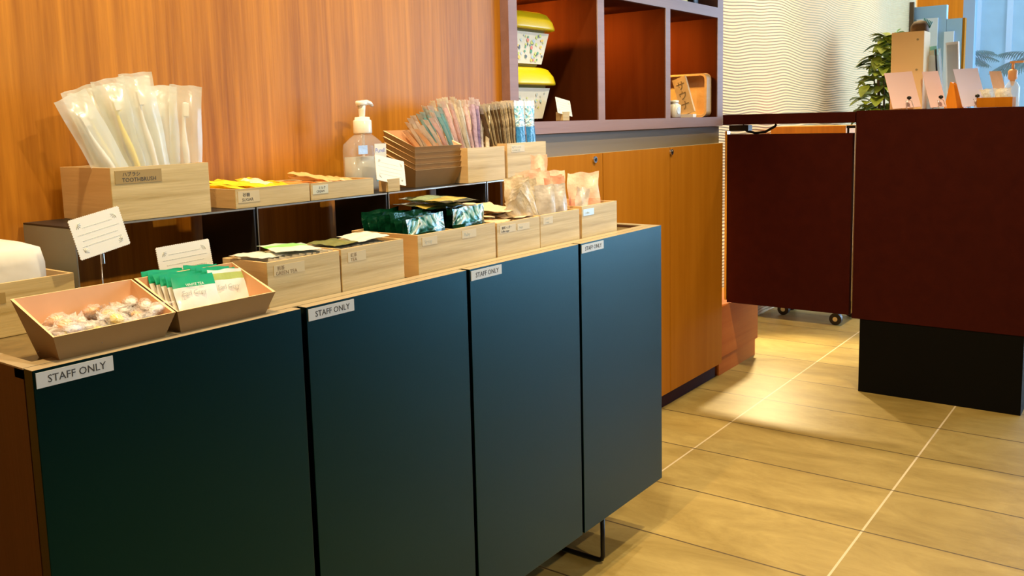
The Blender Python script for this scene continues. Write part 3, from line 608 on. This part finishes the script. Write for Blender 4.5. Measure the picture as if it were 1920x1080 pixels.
for i in range(10):
    xr = .753 + .0147 * i; ry = -24 + 28 * (i / 9) ** .8
    tg.append((xr + math.tan(R(-ry)) * .083, ry, [0, .006, .0, .014, .006, .020, .016, -.002, -.004, -.006][i], 1.318 + [.012, .03, .055, .02, .045, .015, .06, .03, .05, .012][i]))
tproto = {}
for i, (x, ry, dz, y) in enumerate(tg):
    c = cy[i]; p = tooth_bag(c, 230 + i)
    kind = {1: 'yellow-handled', 3: 'yellow-handled', 4: 'blue-handled'}.get(i, 'white-handled')
    p.location = (x, y, RB + .006 + max(0, dz)); p.rotation_euler = (R(-3), R(ry), R(random.uniform(-8, 8) - 14))
    nm = ['leftmost bag of the fan', 'left of the two yellow', '', 'right of the two yellow', 'only blue-handled one', '', '', '', '', 'rightmost bag of the fan'][i]
    tag(p, f'{kind} toothbrush in a clear bag, TOOTHBRUSH box' + (', ' + nm if nm else ''), 'toothbrush', 'bagged toothbrushes')

# ------------------------------------------------------------------ straw packets (fan) and combs, razors
def strip_proto(nm, c, h, w=.020, th=.0042, alpha=.85, seed=0):
    b = MB(); pillow(b, w, h, th, colmat('strip_' + nm, c, .25, .5, alpha, .4, 60), seed, .0008, nu=4, nv=12, seal=.04, bands=[(.93, 1.01, colmat('strip_top_' + nm, tuple(.5 * x + .42 for x in c), .3, .4, .9))])
    return b
sc = [('white', (.86, .86, .82)), ('cyan', (.30, .66, .74)), ('pink', (.84, .60, .62)), ('lilac', (.56, .46, .66)), ('cream', (.88, .84, .70))]
sp = {}
for nm, c in sc: sp[nm] = strip_proto(nm, c, .172, w=.015, alpha=1.0).build('straw_packet')
order = ['cream', 'white', 'white', 'pink', 'white', 'cyan', 'cyan', 'cyan', 'white', 'pink', 'pink', 'white', 'white', 'cream', 'white', 'white', 'pink', 'white', 'lilac', 'lilac', 'lilac', 'white', 'white', 'cream']
us = set()
G = 'fan of wrapped straws'
for i, nm in enumerate(order):
    for row in range(2):
        o = sp[nm] if nm not in us else sp[nm].copy()
        if nm in us: COL.objects.link(o)
        us.add(nm); f = i / (len(order) - 1)
        o.location = (1.594 + .106 * f, 1.335 + .05 * row + random.uniform(-.008, .008), RB + .008)
        o.rotation_mode = 'ZYX'; o.rotation_euler = (R(random.uniform(-4, 2)), R(-46 + 46 * f ** .8 + random.uniform(-2, 2)), R(84 + random.uniform(-12, 12)))
        o.scale = (1, 1, 1 + .12 * math.sin(math.pi * f) + random.uniform(-.05, .03) )
        tag(o, nm + ' wrapped straw in the fan leaning left out of the unlabelled box', 'straw', G)
bp = {'brown': strip_proto('brown', (.16, .10, .05), .174, .030, .0028, 1).build('comb_packet'), 'beige': strip_proto('beige', (.66, .58, .42), .178, .030, .0028, 1).build('comb_packet')}
us = set(); G = 'wrapped combs in the rightmost riser box'
for i in range(24):
    nm = 'brown' if i % 3 == 0 else 'beige'
    o = bp[nm] if nm not in us else bp[nm].copy()
    if nm in us: COL.objects.link(o)
    us.add(nm); f = i / 23
    o.location = (1.738 + .072 * f, 1.332 + random.uniform(-.003, .003), RB + .008 + random.uniform(-.002, .003)); o.rotation_mode = 'ZYX'; o.rotation_euler = (R(-2), R(-20 + 18 * f), R(78 + random.uniform(-6, 6)))
    tag(o, nm + ' thin wrapped comb, left half of the rightmost box on the risers', 'comb', G)
M['bluepack'] = crumple('blue_print_film', [(.12, .45, .62), (.40, .72, .82), (.75, .84, .86), (.30, .62, .78)], 45); M['deepblue'] = mat('deep_blue_print', (.04, .22, .50), .25, coat=.5, bump=.3)
for i, x in enumerate((1.828, 1.872)):
    o = packet_obj('razor_packet', ['blue and white printed pack in the rightmost riser box, the left one of the pair', 'blue and white printed pack in the rightmost riser box, the right one of the pair'][i], 'packet',
               (x, 1.318, RB + .008), (R(-2), R(-1), R(0)), None, .040, .180, .012, 'bluepack', [(.44, .62, 'deepblue'), (.93, 1.01, 'white')], 250 + i, .0008)
    packet_obj('razor_packet', 'pale blue printed pack standing behind the front pair in the rightmost riser box', 'packet', (x - .002, 1.35, RB + .008), (R(-2), R(-1), R(0)), 'packs behind the blue and white pair', .040, .178, .012, 'white', None, 260 + i, .0008)

# ------------------------------------------------------------------ white pack in the left box
b = MB(); b.sqlathe([(.062, .062, 0), (.068, .068, .003), (.070, .069, .04), (.070, .069, .085), (.066, .066, .105), (.045, .05, .114), (.002, .002, .119)], mat('white_pack', (.66, .67, .60), .55, bump=.3, bscale=15), 40, p=7)
o = b.build('towel_pack', loc=(.549, 1.336, Z0 + .006)); tag(o, 'plump white pack sitting in the bamboo box at the far left edge', 'towel pack')

# ------------------------------------------------------------------ small cards
def card_mesh(mb, w, h, ribs=26):
    """scalloped card in xz plane, centred"""
    pts = []
    def edge(a, b, n):
        for k in range(n * 3):
            f = k / (n * 3); p = Vector(a).lerp(Vector(b), f); d = (Vector(b) - Vector(a)).normalized(); nn = Vector((d.y, -d.x)); pts.append(p + nn * .0013 * abs(math.sin(math.pi * n * f)))
    edge((-w / 2, -h / 2), (w / 2, -h / 2), ribs); edge((w / 2, -h / 2), (w / 2, h / 2), int(ribs * .65)); edge((w / 2, h / 2), (-w / 2, h / 2), ribs); edge((-w / 2, h / 2), (-w / 2, -h / 2), int(ribs * .65))
    n = len(pts); vs = [(p.x, -.0005, p.y) for p in pts] + [(p.x, .0005, p.y) for p in pts]
    fs = [tuple(range(n)), tuple(range(2 * n - 1, n - 1, -1))] + [(i, i + n, (i + 1) % n + n, (i + 1) % n) for i in range(n)]
    mb.add(vs, fs, 'paper')
    rd = random.Random(int(w * 1e5))
    for z, l in ((.012, .30), (.004, .42), (-.004, .36), (-.011, .40)):      # faint printed lines
        x = -w * l
        while x < w * l: q = rd.uniform(.001, .004); mb.box(x, min(x + q, w * l), -.0008, -.0005, z * h / .05, z * h / .05 + .0007, 'inkfaint'); x += q + .0012
    for sx in (-1, 1):
        for sz in (-1, 1):                                                    # corner sprigs
            for k in range(5):
                a = R(45 + 30 * (k - 2)); c = (sx * (w / 2 - .009), sz * (h / 2 - .008)); x1 = c[0] + sx * -.006 * math.cos(a); z1 = c[1] + sz * -.006 * math.sin(a)
                mb.tube([(c[0], -.0007, c[1]), (x1, -.0007, z1)], .0003, 'inkfaint', 4)
t = thing('card_holder', 'white scalloped card on a thin clip stand, left of the other card', 'card', (.655, 1.20, Z0))
b = MB(); card_mesh(b, .0760, .0545); o = b.build('card', t, loc=(-.002, -.004, .1315), rot=(R(-8), R(-10), R(4)))
b = MB(); b.tube([(0, .004, .002), (0, .003, .04), (0, .002, .095)], .0009, 'steel', 8); b.tube([(0, -.004, .090), (-.001, -.0045, .100), (-.003, -.005, .118)], .0011, 'steel', 8); b.cyl((-.0005, -.0035, .088), (-.0005, -.0035, .102), .0032, .0028, 'steel', 12); b.lathe([(.015, 0), (.015, .0015), (.003, .003)], 'steel', 20, c=(0, .004)); b.build('clip_stand', t)
t = thing('card_holder', 'white scalloped card standing behind the tea packets in the second tray', 'card', (.776, 1.185, Z0))
b = MB(); card_mesh(b, .088, .048); b.build('card', t, loc=(0, 0, .0775), rot=(R(-8), R(-2), R(0)))
b = MB(); b.tube([(0, .006, .002), (0, .005, .06)], .0009, 'steel', 8); b.cyl((0, .0025, .050), (0, .0035, .064), .0030, .0026, 'steel', 12); b.lathe([(.015, 0), (.015, .0015), (.003, .003)], 'steel', 20, c=(0, .006)); b.build('clip_stand', t)
def block_card(label, loc, w, h, s=1.0, ry=0):
    t = thing('card_holder', label, 'card', loc, group=None)
    b = MB(); card_mesh(b, w, h, 22); b.build('card', t, loc=(0, 0.002, .012 * s + .011 + h / 2 - .006), rot=(R(-14), R(ry), R(3)))
    b = MB(); b.box(-.018 * s, .018 * s, -.006, .018, 0, .026 * s, 'bamboo'); b.box(-.020 * s, -.018 * s, -.004, .018, 0, .026 * s, 'bamboo_in'); b.build('wooden_block', t, bevel=.0008)
    return t
block_card('white card in a wooden block, in front of the pump bottle', (1.345, 1.305, RB), .090, .052, 1.0, 12)
block_card('white card in a wooden block, inside the left bay of the bookshelf', (2.256, 1.47, 1.0437), .085, .047, 1.0, 8)

# ------------------------------------------------------------------ pump bottle
t = thing('sanitizer_bottle', 'clear pump bottle of hand gel with a white pump and a purple-lettered label', 'bottle', (1.337, 1.375, RB))
P = 5.0
b = MB(); b.sqlathe([(.040, .021, 0), (.046, .025, .003), (.047, .026, .012), (.0475, .026, .085), (.046, .025, .098), (.030, .020, .110), (.016, .016, .118), (.0155, .0155, .124)], 'gel', 40, p=3.2); b.build('bottle_body', t)
b = MB(); b.sqlathe([(.038, .019, .004), (.0445, .0235, .010), (.045, .0235, .072), (.001, .001, .0725)], 'liquid', 40, p=3.2); b.build('gel_fill', t)
b = MB(); b.sqlathe([(.0185, .0185, .120), (.019, .019, .122), (.0185, .0185, .146), (.017, .017, .148), (.0155, .0155, .148), (.015, .015, .154), (.008, .008, .1545)], 'white', 32, p=2.2)
b.tube([(0, 0, .150), (0, 0, .158), (0, 0, .168), (0, 0, .178)], [.0055, .0065, .0075, .0085], 'white', 18)
b.sqlathe([(.011, .008, .178), (.0135, .009, .180), (.0135, .009, .186), (.010, .007, .188)], 'white', 24, p=3)
b.tube([(0, 0, .183), (.015, 0, .1845), (.026, 0, .182), (.031, 0, .177)], [.006, .0055, .0045, .0035], 'white', 12); b.build('pump', t)
b = MB(); b.tube([(0, 0, .122), (0, 0, .07), (.004, 0, .012)], .0035, 'clear', 10); b.build('dip_tube', t)
b = MB(); b.box(-.040, -.014, -.0265, -.0258, .078, .096, colmat('label_blue', (.42, .58, .85))); b.build('label', t); b = MB(); b.box(.006, .040, -.0268, -.0262, .066, .098, 'paper'); b.text('Purell', .0125, colmat('purple_ink', (.12, .10, .45)), FRONT(.0075, -.0269, .080), .0001)
b.build('label', t); b = MB(); b.box(.010, .038, -.0265, -.0258, .020, .036, colmat('label_teal', (.02, .42, .62))); b.build('label', t)

# ------------------------------------------------------------------ tubs on the bookshelf
def tub(label, z, prints):
    t = thing('storage_tub', label, 'tub', (2.147, 1.60, z))
    b = MB(); b.sqlathe([(.070, .060, 0), (.078, .068, .004), (.102, .088, .108), (.104, .090, .112)], 'tubbody', 40, p=6); b.build('tub_body', t)
    b = MB(); b.sqlathe([(.124, .104, .104), (.128, .108, .106), (.128, .108, .112), (.122, .104, .130), (.108, .092, .150), (.094, .078, .156), (.02, .02, .157)], 'yellowlid', 40, p=6); b.build('lid', t)
    b = MB(); b.add([(-.074, -.0800, .008), (.066, -.0800, .008), (.088, -.0935, .096), (-.094, -.0935, .096)], [(0, 1, 2, 3)], 'paper')
    rd = random.Random(prints)
    for k in range(46 if prints else 16):
        u = rd.uniform(-.062, .062); v = rd.uniform(.016, .09); yy = -.0805 - (v - .008) / .088 * .0135 - .0004; c = rd.choice([(.75, .20, .12), (.10, .35, .20), (.85, .60, .08), (.55, .68, .12), (.10, .12, .15), (.45, .60, .75)] if prints else [(.55, .62, .12), (.45, .5, .45), (.40, .58, .62)])
        q = rd.uniform(.003, .008); n = 7; vs = [(u + q * rd.uniform(.6, 1) * math.cos(6.28 * i / n), yy - .0005, v + q * rd.uniform(.5, 1) * math.sin(6.28 * i / n)) for i in range(n)]
        b.add(vs, [tuple(range(n))], colmat('print_%d_%d_%d' % tuple(int(x * 100) for x in c), c, .5, 0, bump=0))
    b.build('label_print', t)
    return t
tub('lower storage tub with a yellow lid in the left bay of the bookshelf', 1.0437, 0)
tub('upper storage tub with a yellow lid and colourful label, on top of the other tub', 1.0437 + .1575, 5)

# right bay: wooden sign, white jar, wooden tray
t = thing('wooden_sign', 'small wooden board with brushed writing, tilted in the right bay', 'sign', (3.09, 1.472, 1.0437), rot=(0, 0, R(-90)))
b = MB(); b.box(-.027, .027, -.006, .006, 0, .140, 'bamboo_in')
for k, ch in enumerate('サウナ'): b.text(ch, .036, 'inkbrown', FRONT(-.018, -.0064, .096 - .038 * k), .0004)
b.build('board', t, rot=(R(-6), R(-19), 0), loc=(0.006, 0, 0.014), bevel=.001)
b = MB(); b.box(-.02, .03, -.014, .014, 0, .012, 'white'); b.build('foot', t)
t = thing('white_jar', 'small white jar with a pale blue front beside the wooden sign', 'jar', (2.985, 1.475, 1.0437))
b = MB(); b.sqlathe([(.026, .018, 0), (.028, .02, .002), (.028, .02, .045), (.016, .012, .052), (.020, .015, .054), (.020, .015, .062), (.012, .01, .063)], 'white', 28, p=4); b.build('jar_body', t)
b = MB(); b.cyl((0, -.0203, .026), (0, -.0212, .026), .014, .014, colmat('pale_disc', (.62, .72, .80)), 20); b.build('disc', t)
t = thing('wooden_tray', 'pale wooden tray with rounded corners standing on edge in the right bay', 'tray', (3.225, 1.572, 1.0437), rot=(0, 0, R(-90)))
b = MB(); outer = []; inner = []
def rr(w, h, r, n=6):
    o = []
    for cx, cz, a0 in ((w / 2 - r, h - r, 0), (-w / 2 + r, h - r, 90), (-w / 2 + r, r, 180), (w / 2 - r, r, 270)):
        for k in range(n + 1): a = R(a0 + 90 * k / n); o.append((cx + r * math.cos(a), cz + r * math.sin(a)))
    return o
o1 = rr(.25, .165, .022); o2 = rr(.232, .147, .016); o2 = [(x, z + .009) for x, z in o2]; n = len(o1)
vs = [(x, -.02, z) for x, z in o1] + [(x, .02, z) for x, z in o1] + [(x, -.02, z) for x, z in o2] + [(x, .012, z) for x, z in o2]
fs = [(i, i + n, (i + 1) % n + n, (i + 1) % n)[::-1] for i in range(n)] + [(i, (i + 1) % n, (i + 1) % n + 2 * n, i + 2 * n) for i in range(n)] + [(i + 2 * n, (i + 1) % n + 2 * n, (i + 1) % n + 3 * n, i + 3 * n) for i in range(n)]
fs += [tuple(range(3 * n, 4 * n)), tuple(range(2 * n - 1, n - 1, -1))]
b.add(vs, fs, 'bamboo_in'); b.build('tray_body', t, bevel=.001)
for i, (x, w, h, mname) in enumerate(((2.99, .05, .12, 'blackm'), (3.06, .08, .10, 'yellowlid'), (3.16, .06, .16, 'blackm'))):
    b = MB(); b.sqlathe([(w / 2 * .9, .03, 0), (w / 2, .032, .003), (w / 2, .032, h * .8), (w / 2 * .7, .02, h)], mname, 24, p=5)
    o = b.build('shelf_jar', loc=(x, 1.50, 1.4525)); tag(o, ['black jar at the left on the upper right shelf', 'yellow-brown jar in the middle of the upper right shelf', 'taller black jar at the right on the upper right shelf'][i], 'jar')

# ------------------------------------------------------------------ reception counter
CX = 3.417
t = thing('reception_counter', 'dark maroon reception counter with a long top and a black base block', 'counter', (CX, .65, 0))
b = MB(); b.box(CX, CX + .62, .33, .955, .279, 1.047, 'counter', top='ctop'); b.build('counter_body', t, world=True, bevel=.001)
b = MB(); b.box(CX, CX + .62, .33, .955, 1.047, 1.053, 'counter', top='ctop'); b.build('counter_top', t, world=True)
b = MB(); b.box(CX + .002, CX + .50, .385, .925, 0, .279, 'block'); b.build('base_block', t, world=True, bevel=.001)
b = MB(); b.box(CX - .001, CX + .003, .925 + .028, .925 + .032, .30, 1.0, 'steel'); b.build('edge_trim', t, world=True)
t = thing('counter_flap', 'dark maroon hinged counter flap and swing gate left of the reception counter', 'counter flap', (CX, 1.2, 0))
b = MB(); b.box(CX, CX + .55, .958, 1.473, 1.010, 1.050, 'counter', top='ctop'); b.build('flap_top', t, world=True, bevel=.001)
b = MB(); b.box(CX, CX + .03, .966, 1.452, .290, .972, 'counter'); b.build('gate_panel', t, world=True, bevel=.001)
b = MB(); b.box(CX - .0015, CX + .028, 1.453, 1.462, .30, .985, 'steel'); b.build('edge_strip', t, world=True)
b = MB(); b.tube([(CX + .03, 1.40 - .0, 1.008), (CX + .03, 1.385, .985), (CX + .03, 1.35, .976), (CX + .03, 1.31, .979), (CX + .03, 1.27, 1.0), (CX + .03, 1.265, 1.009)], .005, 'blackm', 8); b.box(CX + .01, CX + .05, 1.37, 1.45, .985, 1.008, 'blackm'); b.build('hinge_bracket', t, world=True)
b = MB(); b.cyl((CX + .01, .985, .972), (CX + .01, .985, 1.0), .004, .004, 'blackm', 10); b.box(CX + .004, CX + .018, .958, .99, .99, 1.0, 'blackm'); b.build('latch', t, world=True)
t = thing('rolling_cart', 'orange wooden cart on black casters behind the gate panel', 'cart', (4.6, 1.47, 0))
b = MB(); b.box(4.45, 4.74, 1.29, 1.66, .10, .985, 'orangewall'); b.build('cart_body', t, world=True, bevel=.002)
for (x, y) in ((4.475, 1.325), (4.70, 1.315), (4.575, 1.625), (4.71, 1.63)):
    k = MB(); k.cyl((x - .014, y, .030), (x + .014, y, .030), .030, .030, 'caster', 20); k.cyl((x - .017, y, .030), (x + .017, y, .030), .012, .012, 'steel', 12); k.box(x - .02, x + .02, y - .018, y + .018, .062, .10, 'caster'); k.build('caster', t, world=True, bevel=.002)

t = thing('work_lamp', 'small wall-mounted work lamp low behind the gate panel', 'lamp', (4.30, BY - .002, .80))
b = MB(); b.box(-.04, .04, -.012, 0, -.03, .03, 'blackm'); b.tube([(0, -.012, 0), (0, -.06, .01), (-.02, -.09, -.02)], .006, 'blackm', 8); b.build('bracket', t)
b = MB(); b.lathe([(.012, .02), (.03, -.02), (.028, -.02), (.010, .018)], 'steel', 20, c=(-.02, -.10)); b.build('shade', t)
# ------------------------------------------------------------------ things on the counter
CZ = 1.0535
t = thing('tall_box', 'tall pale cream box standing at the left end of the counter', 'box', (3.66, .83, CZ))
b = MB(); b.box(-.05, .05, -.057, .057, 0, .285, mat('cream_board', (.88, .68, .38), .6, spec=.2)); b.build('box_body', t, bevel=.002)
for y, z in ((-.035, .255), (-.034, .145)): k = MB(); k.cyl((-.05, y, z), (-.0515, y, z), .004, .004, 'tan', 12); k.build('peg', t)
t = thing('pen_caddy', 'small dark brown rounded caddy with blue pen tops, on top of the tall cream box', 'caddy', (3.66, .800, CZ + .2855))
b = MB(); b.sqlathe([(.030, .030, 0), (.031, .031, .002), (.030, .030, .022), (.018, .020, .038), (.004, .004, .042)], 'stem', 28, p=3); b.build('caddy_body', t)
for i in range(6): k = MB(); k.tube([(.005, -.012 - .004 * i, .012), (.004, -.014 - .0055 * i, .05 - .003 * i)], .0022, colmat('pen_teal', (.05, .40, .50)), 8); k.build('pen', t)
def clip_card(label, y, w, h, lean, mt, clipcol, x=3.55, grp=None):
    t = thing('clip_card', label, 'card', (x, y, CZ), rot=(0, 0, R(-50)))
    b = MB(); b.box(-w / 2, w / 2, -.001, .001, .006, h, mt); b.build('card', t, rot=(R(-25), R(-lean * .3), 0))
    c = MB(); c.tube([(-.014, -.024, .0), (-.008, -.013, .030), (0, -.010, .034), (.008, -.013, .030), (.014, -.024, .0)], .0012, 'steel', 8); c.tube([(-.012, .022, 0), (0, .012, .03), (.012, .022, 0)], .0012, 'steel', 8); c.lathe([(.0001, .034), (.007, .037), (.008, .041), (.007, .045), (.0001, .048)], clipcol, 16, c=(0, -.011)); c.build('clip', t)
    return t
clip_card('pale pink card in a silver clip in front of the tall cream box', .800, .105, .150, 10, 'pinkcard', 'blackm', 3.505)
clip_card('second pink card in a silver clip, beside the clear leaflet holder', .705, .060, .150, 6, 'pinkcard', 'blackm', 3.56)
clip_card('large lilac card in a silver clip, left of the brown wooden tray', .590, .090, .155, 6, 'lilac', 'blackm', 3.58)
clip_card('narrow peach card in a clip behind the brown wooden tray', .520, .045, .145, 0, colmat('peachcard', (.85, .55, .36), .6, 0), 'blackm', 3.72)
t = thing('leaflet_holder', 'clear leaflet holder with blue leaflets and a pen, beside the tall cream box', 'leaflet holder', (3.70, .745, CZ), rot=(0, 0, R(-90)))
b = MB(); b.openbox([(-.03, -.02, 0), (.03, -.02, 0), (.03, .02, 0), (-.03, .02, 0)], [(-.055, -.005, .20), (.005, -.005, .20), (.005, .035, .225), (-.055, .035, .225)], .002, 'acrylic'); b.build('holder', t)
b = MB(); b.box(-.022, .022, -.006, -.002, .08, .235, colmat('leaflet_blue', (.25, .70, .80), .4)); b.box(-.010, .012, -.0075, -.006, .14, .22, 'paper'); b.build('leaflet', t, rot=(R(-6), R(-7), 0))
b = MB(); b.tube([(.006, -.012, .10), (-.004, -.012, .22)], .003, 'blackm', 8); b.build('pen', t)
t = thing('wall_file', 'pale narrow folder rack standing behind the leaflet holder', 'folder', (3.80, .70, CZ), rot=(0, 0, R(-90)))
b = MB(); b.box(-.022, .022, -.01, .01, 0, .25, 'frost'); b.box(-.018, .018, -.012, -.01, .02, .24, 'acrylic'); b.build('folder_body', t, rot=(0, R(-3), 0))
b = MB(); b.cyl((3.66, .655, CZ), (3.66, .655, CZ), .01, .01, 'orangewall') if False else None
b = MB(); b.openbox([(-.03, -.03, 0), (.035, -.03, 0), (.035, .03, 0), (-.03, .03, 0)], [(-.012, -.03, .095), (.035, -.03, .060), (.035, .03, .060), (-.012, .03, .095)], .003, 'orangewall')
o = b.build('card_holder_box', loc=(3.64, .668, CZ), rot=(0, 0, R(-90))); tag(o, 'slanted orange wooden card holder between the pink and lilac cards', 'card holder')
t = thing('wooden_box', 'low brown wooden box holding small items, at the right on the counter', 'box', (3.60, .527, CZ))
b = MB(); b.openbox([(-.04, -.056, 0), (.04, -.056, 0), (.04, .056, 0), (-.04, .056, 0)], [(-.04, -.056, .034), (.04, -.056, .034), (.04, .056, .034), (-.04, .056, .034)], .004, 'cab_wood', 'bamboo_in', 'bamboo_in'); b.build('box_body', t)
b = MB(); rd = random.Random(3)
o = None
for i in range(5):
    b = MB(); pillow(b, .035, .06, .006, ['clear', 'white', 'acrylic'][i % 3], i, .001); oo = b.build('small_packet', loc=(3.60 + .008 * (i - 2), .49 + .018 * i, CZ + .005), rot=(0, R(rd.uniform(-15, 15)), R(-90 + rd.uniform(-20, 20)))); tag(oo, 'small clear packet standing in the low brown wooden box', 'packet', 'small packets in the brown box')
t = thing('pump_bottle', 'pump bottle with an orange pump, behind the low brown wooden box', 'bottle', (3.72, .495, CZ))
b = MB(); b.sqlathe([(.020, .020, 0), (.024, .024, .003), (.025, .025, .07), (.015, .015, .088), (.010, .010, .092)], 'acrylic', 28, p=2.6); b.build('bottle_body', t)
M['orangepump'] = mat('orange_pump', (.80, .42, .18), .4)
b = MB(); b.tube([(0, 0, .075), (0, 0, .095), (0, 0, .10), (0, 0, .128), (0, 0, .134)], [.004, .009, .015, .016, .010], 'orangepump', 18); b.tube([(0, 0, .134), (0, 0, .158)], .005, 'orangepump', 12); b.box(-.006, .006, -.034, .010, .156, .163, 'orangepump'); b.build('pump', t)

# ------------------------------------------------------------------ beyond the counter
t = thing('stepped_partition', 'pale blue stepped partition in front of the orange end wall', 'partition', (7.6, 1.55, 0))
b = MB(); b.box(7.60, 7.66, 1.474, 1.725, 0, 1.843, 'bluegrey'); b.build('tall_panel', t, world=True, bevel=.003)
b = MB(); b.box(7.60, 7.66, 1.362, 1.473, 0, 1.735, 'bluegrey'); b.build('short_panel', t, world=True, bevel=.003)
b = MB(); b.box(7.585, 7.60, 1.53, 1.685, 1.15, 1.75, 'frost'); b.build('frosted_board', t, world=True, bevel=.002)
b = MB(); b.box(7.585, 7.60, 1.415, 1.485, 1.10, 1.64, 'frost'); b.build('frosted_board', t, world=True, bevel=.002)
b = MB(); b.box(7.60, 7.66, 1.345, 1.361, 0, 1.735, 'cab_wood'); b.build('end_trim', t, world=True)
b = MB(); b.box(7.55, 7.58, 1.700, 1.728, 0, 1.88, 'stem'); o = b.build('dark_post', world=False); tag(o, 'thin dark post where the ribbed wall ends', 'post')

def leaf(mb, base, direction, length, width, mt, droop=.3):
    d = Vector(direction).normalized(); s = d.cross(Vector((0, 0, 1))).normalized() if abs(d.z) < .95 else Vector((1, 0, 0)); vs = []; fs = []; n = 6
    for i in range(n + 1):
        f = i / n; c = Vector(base) + d * length * f - Vector((0, 0, 1)) * droop * length * f * f; w = width * math.sin(math.pi * (f * .92 + .04)) / 2
        vs += [c - s * w + Vector((0, 0, w * .25)), c, c + s * w + Vector((0, 0, w * .25))]
    for i in range(n):
        a = i * 3; fs += [(a, a + 1, a + 4, a + 3), (a + 1, a + 2, a + 5, a + 4)]
    mb.add(vs, fs, mt, True)
t = thing('potted_plant', 'bushy green plant beside the tall cream box, in front of the ribbed wall', 'plant', (5.75, 1.42, 0))
b = MB(); b.lathe([(.12, 0), (.15, .02), (.17, .60), (.18, .66), (.16, .66), (.155, .60)], 'cream', 32); b.lathe([(.155, .60), (.001, .601)], 'stem', 32); b.build('pot', t)
b = MB(); rd = random.Random(11)
for k in range(7): a = rd.uniform(0, 6.28); b.tube([(.04 * math.cos(a), .04 * math.sin(a), .6), (.10 * math.cos(a), .08 * math.sin(a), .95), (.14 * math.cos(a), .11 * math.sin(a), 1.25)], [.012, .008, .004], 'stem', 8)
b.build('stems', t)
b = MB()
for k in range(430):
    z = rd.uniform(.78, 1.50); rr_ = (.20 if z < 1.22 else .20 * (1.55 - z) / .33) * math.sqrt(rd.random()); a = rd.uniform(0, 6.28)
    p = (rr_ * math.cos(a), rr_ * math.sin(a) * .72, z); leaf(b, p, (math.cos(a) + rd.uniform(-.6, .6), math.sin(a) * .8 + rd.uniform(-.6, .6), rd.uniform(-.3, .8)), rd.uniform(.08, .12), rd.uniform(.055, .08), 'leaf', .4)
b.build('leaves', t)

# outdoors beyond the glass
b = MB(); b.box(9.62, 16, -8, 6, -.1, -.02, 'cream'); struct(b.build('ground'))
M['outwall'] = mat('pale_outdoor_wall', (.42, .62, .72), .7, var=.12, vscale=3)
t = thing('outdoor_screen', 'pale blue garden screen wall outside the glass facade', 'screen', (12.0, 1.2, -.02))
b = MB(); b.box(12.0, 12.1, .2, 5.0, -.02, 3.2, 'outwall'); b.build('screen_panel', t, world=True)
for k in range(9): q = MB(); q.box(11.97, 12.0, .3 + k * .33, .36 + k * .33, -.02, 3.2, 'frost'); q.build('screen_rib', t, world=True)
def palm(label, x, y, h, seed, sc):
    t = thing('palm_plant', label, 'plant', (x, y, -.02)); rd = random.Random(seed)
    q = MB(); q.tube([(0, 0, 0), (.02, .01, h * .5), (0, .03, h)], [.05, .035, .025], 'stem', 10); q.build('trunk', t)
    q = MB()
    for i in range(13):
        a = rd.uniform(0, 6.28); el = rd.uniform(-.1, .9); d = Vector((math.cos(a), math.sin(a), el)).normalized(); L = rd.uniform(.55, .8) * sc
        for j in range(14):
            f = (j + 1) / 15; c = Vector((0, .03, h)) + d * L * f - Vector((0, 0, .35 * L * f * f)); s = d.cross(Vector((0, 0, 1))).normalized()
            for sg in (-1, 1): leaf(q, c, s * sg + d * .9 - Vector((0, 0, .3)), .26 * sc * math.sin(math.pi * (f * .85 + .1)), .03 * sc, 'leafdark', .5)
    q.build('fronds', t)
palm('dark green palm outside the glass at the right edge of the photo', 10.6, 1.14, 1.60, 4, .70)
palm('palm outside the glass next to the blue post', 11.5, 2.02, 1.70, 9, .5)
t = thing('easel', 'pale A-shaped stand outside the glass facade', 'stand', (11.4, 1.25, -.02))
for (y0, y1) in ((-.28, 0), (.28, 0), (-.52, -.16)):
    q = MB(); q.tube([(0, y0, 0), (0, y1, 1.75)], .018, 'bluegrey', 10); q.build('leg', t)
q = MB(); q.box(-.02, .0, -.12, .12, 1.0, 1.03, 'bluegrey'); q.build('crossbar', t)

# ceiling lamps (recessed fittings of the spots)
for i, (x, y) in enumerate(((4.9, 1.05), (.35, .95), (1.25, .75), (2.4, .3), (4.35, 1.2), (6.2, 1.2), (1.0, -1.4))):
    t = thing('downlight', 'round recessed ceiling downlight', 'lamp', (x, y, 2.7), group='ceiling downlights')
    b = MB(); b.lathe([(.055, -.004), (.062, -.002), (.062, 0), (.045, 0), (.043, -.004)], 'white', 24); b.build('rim', t)
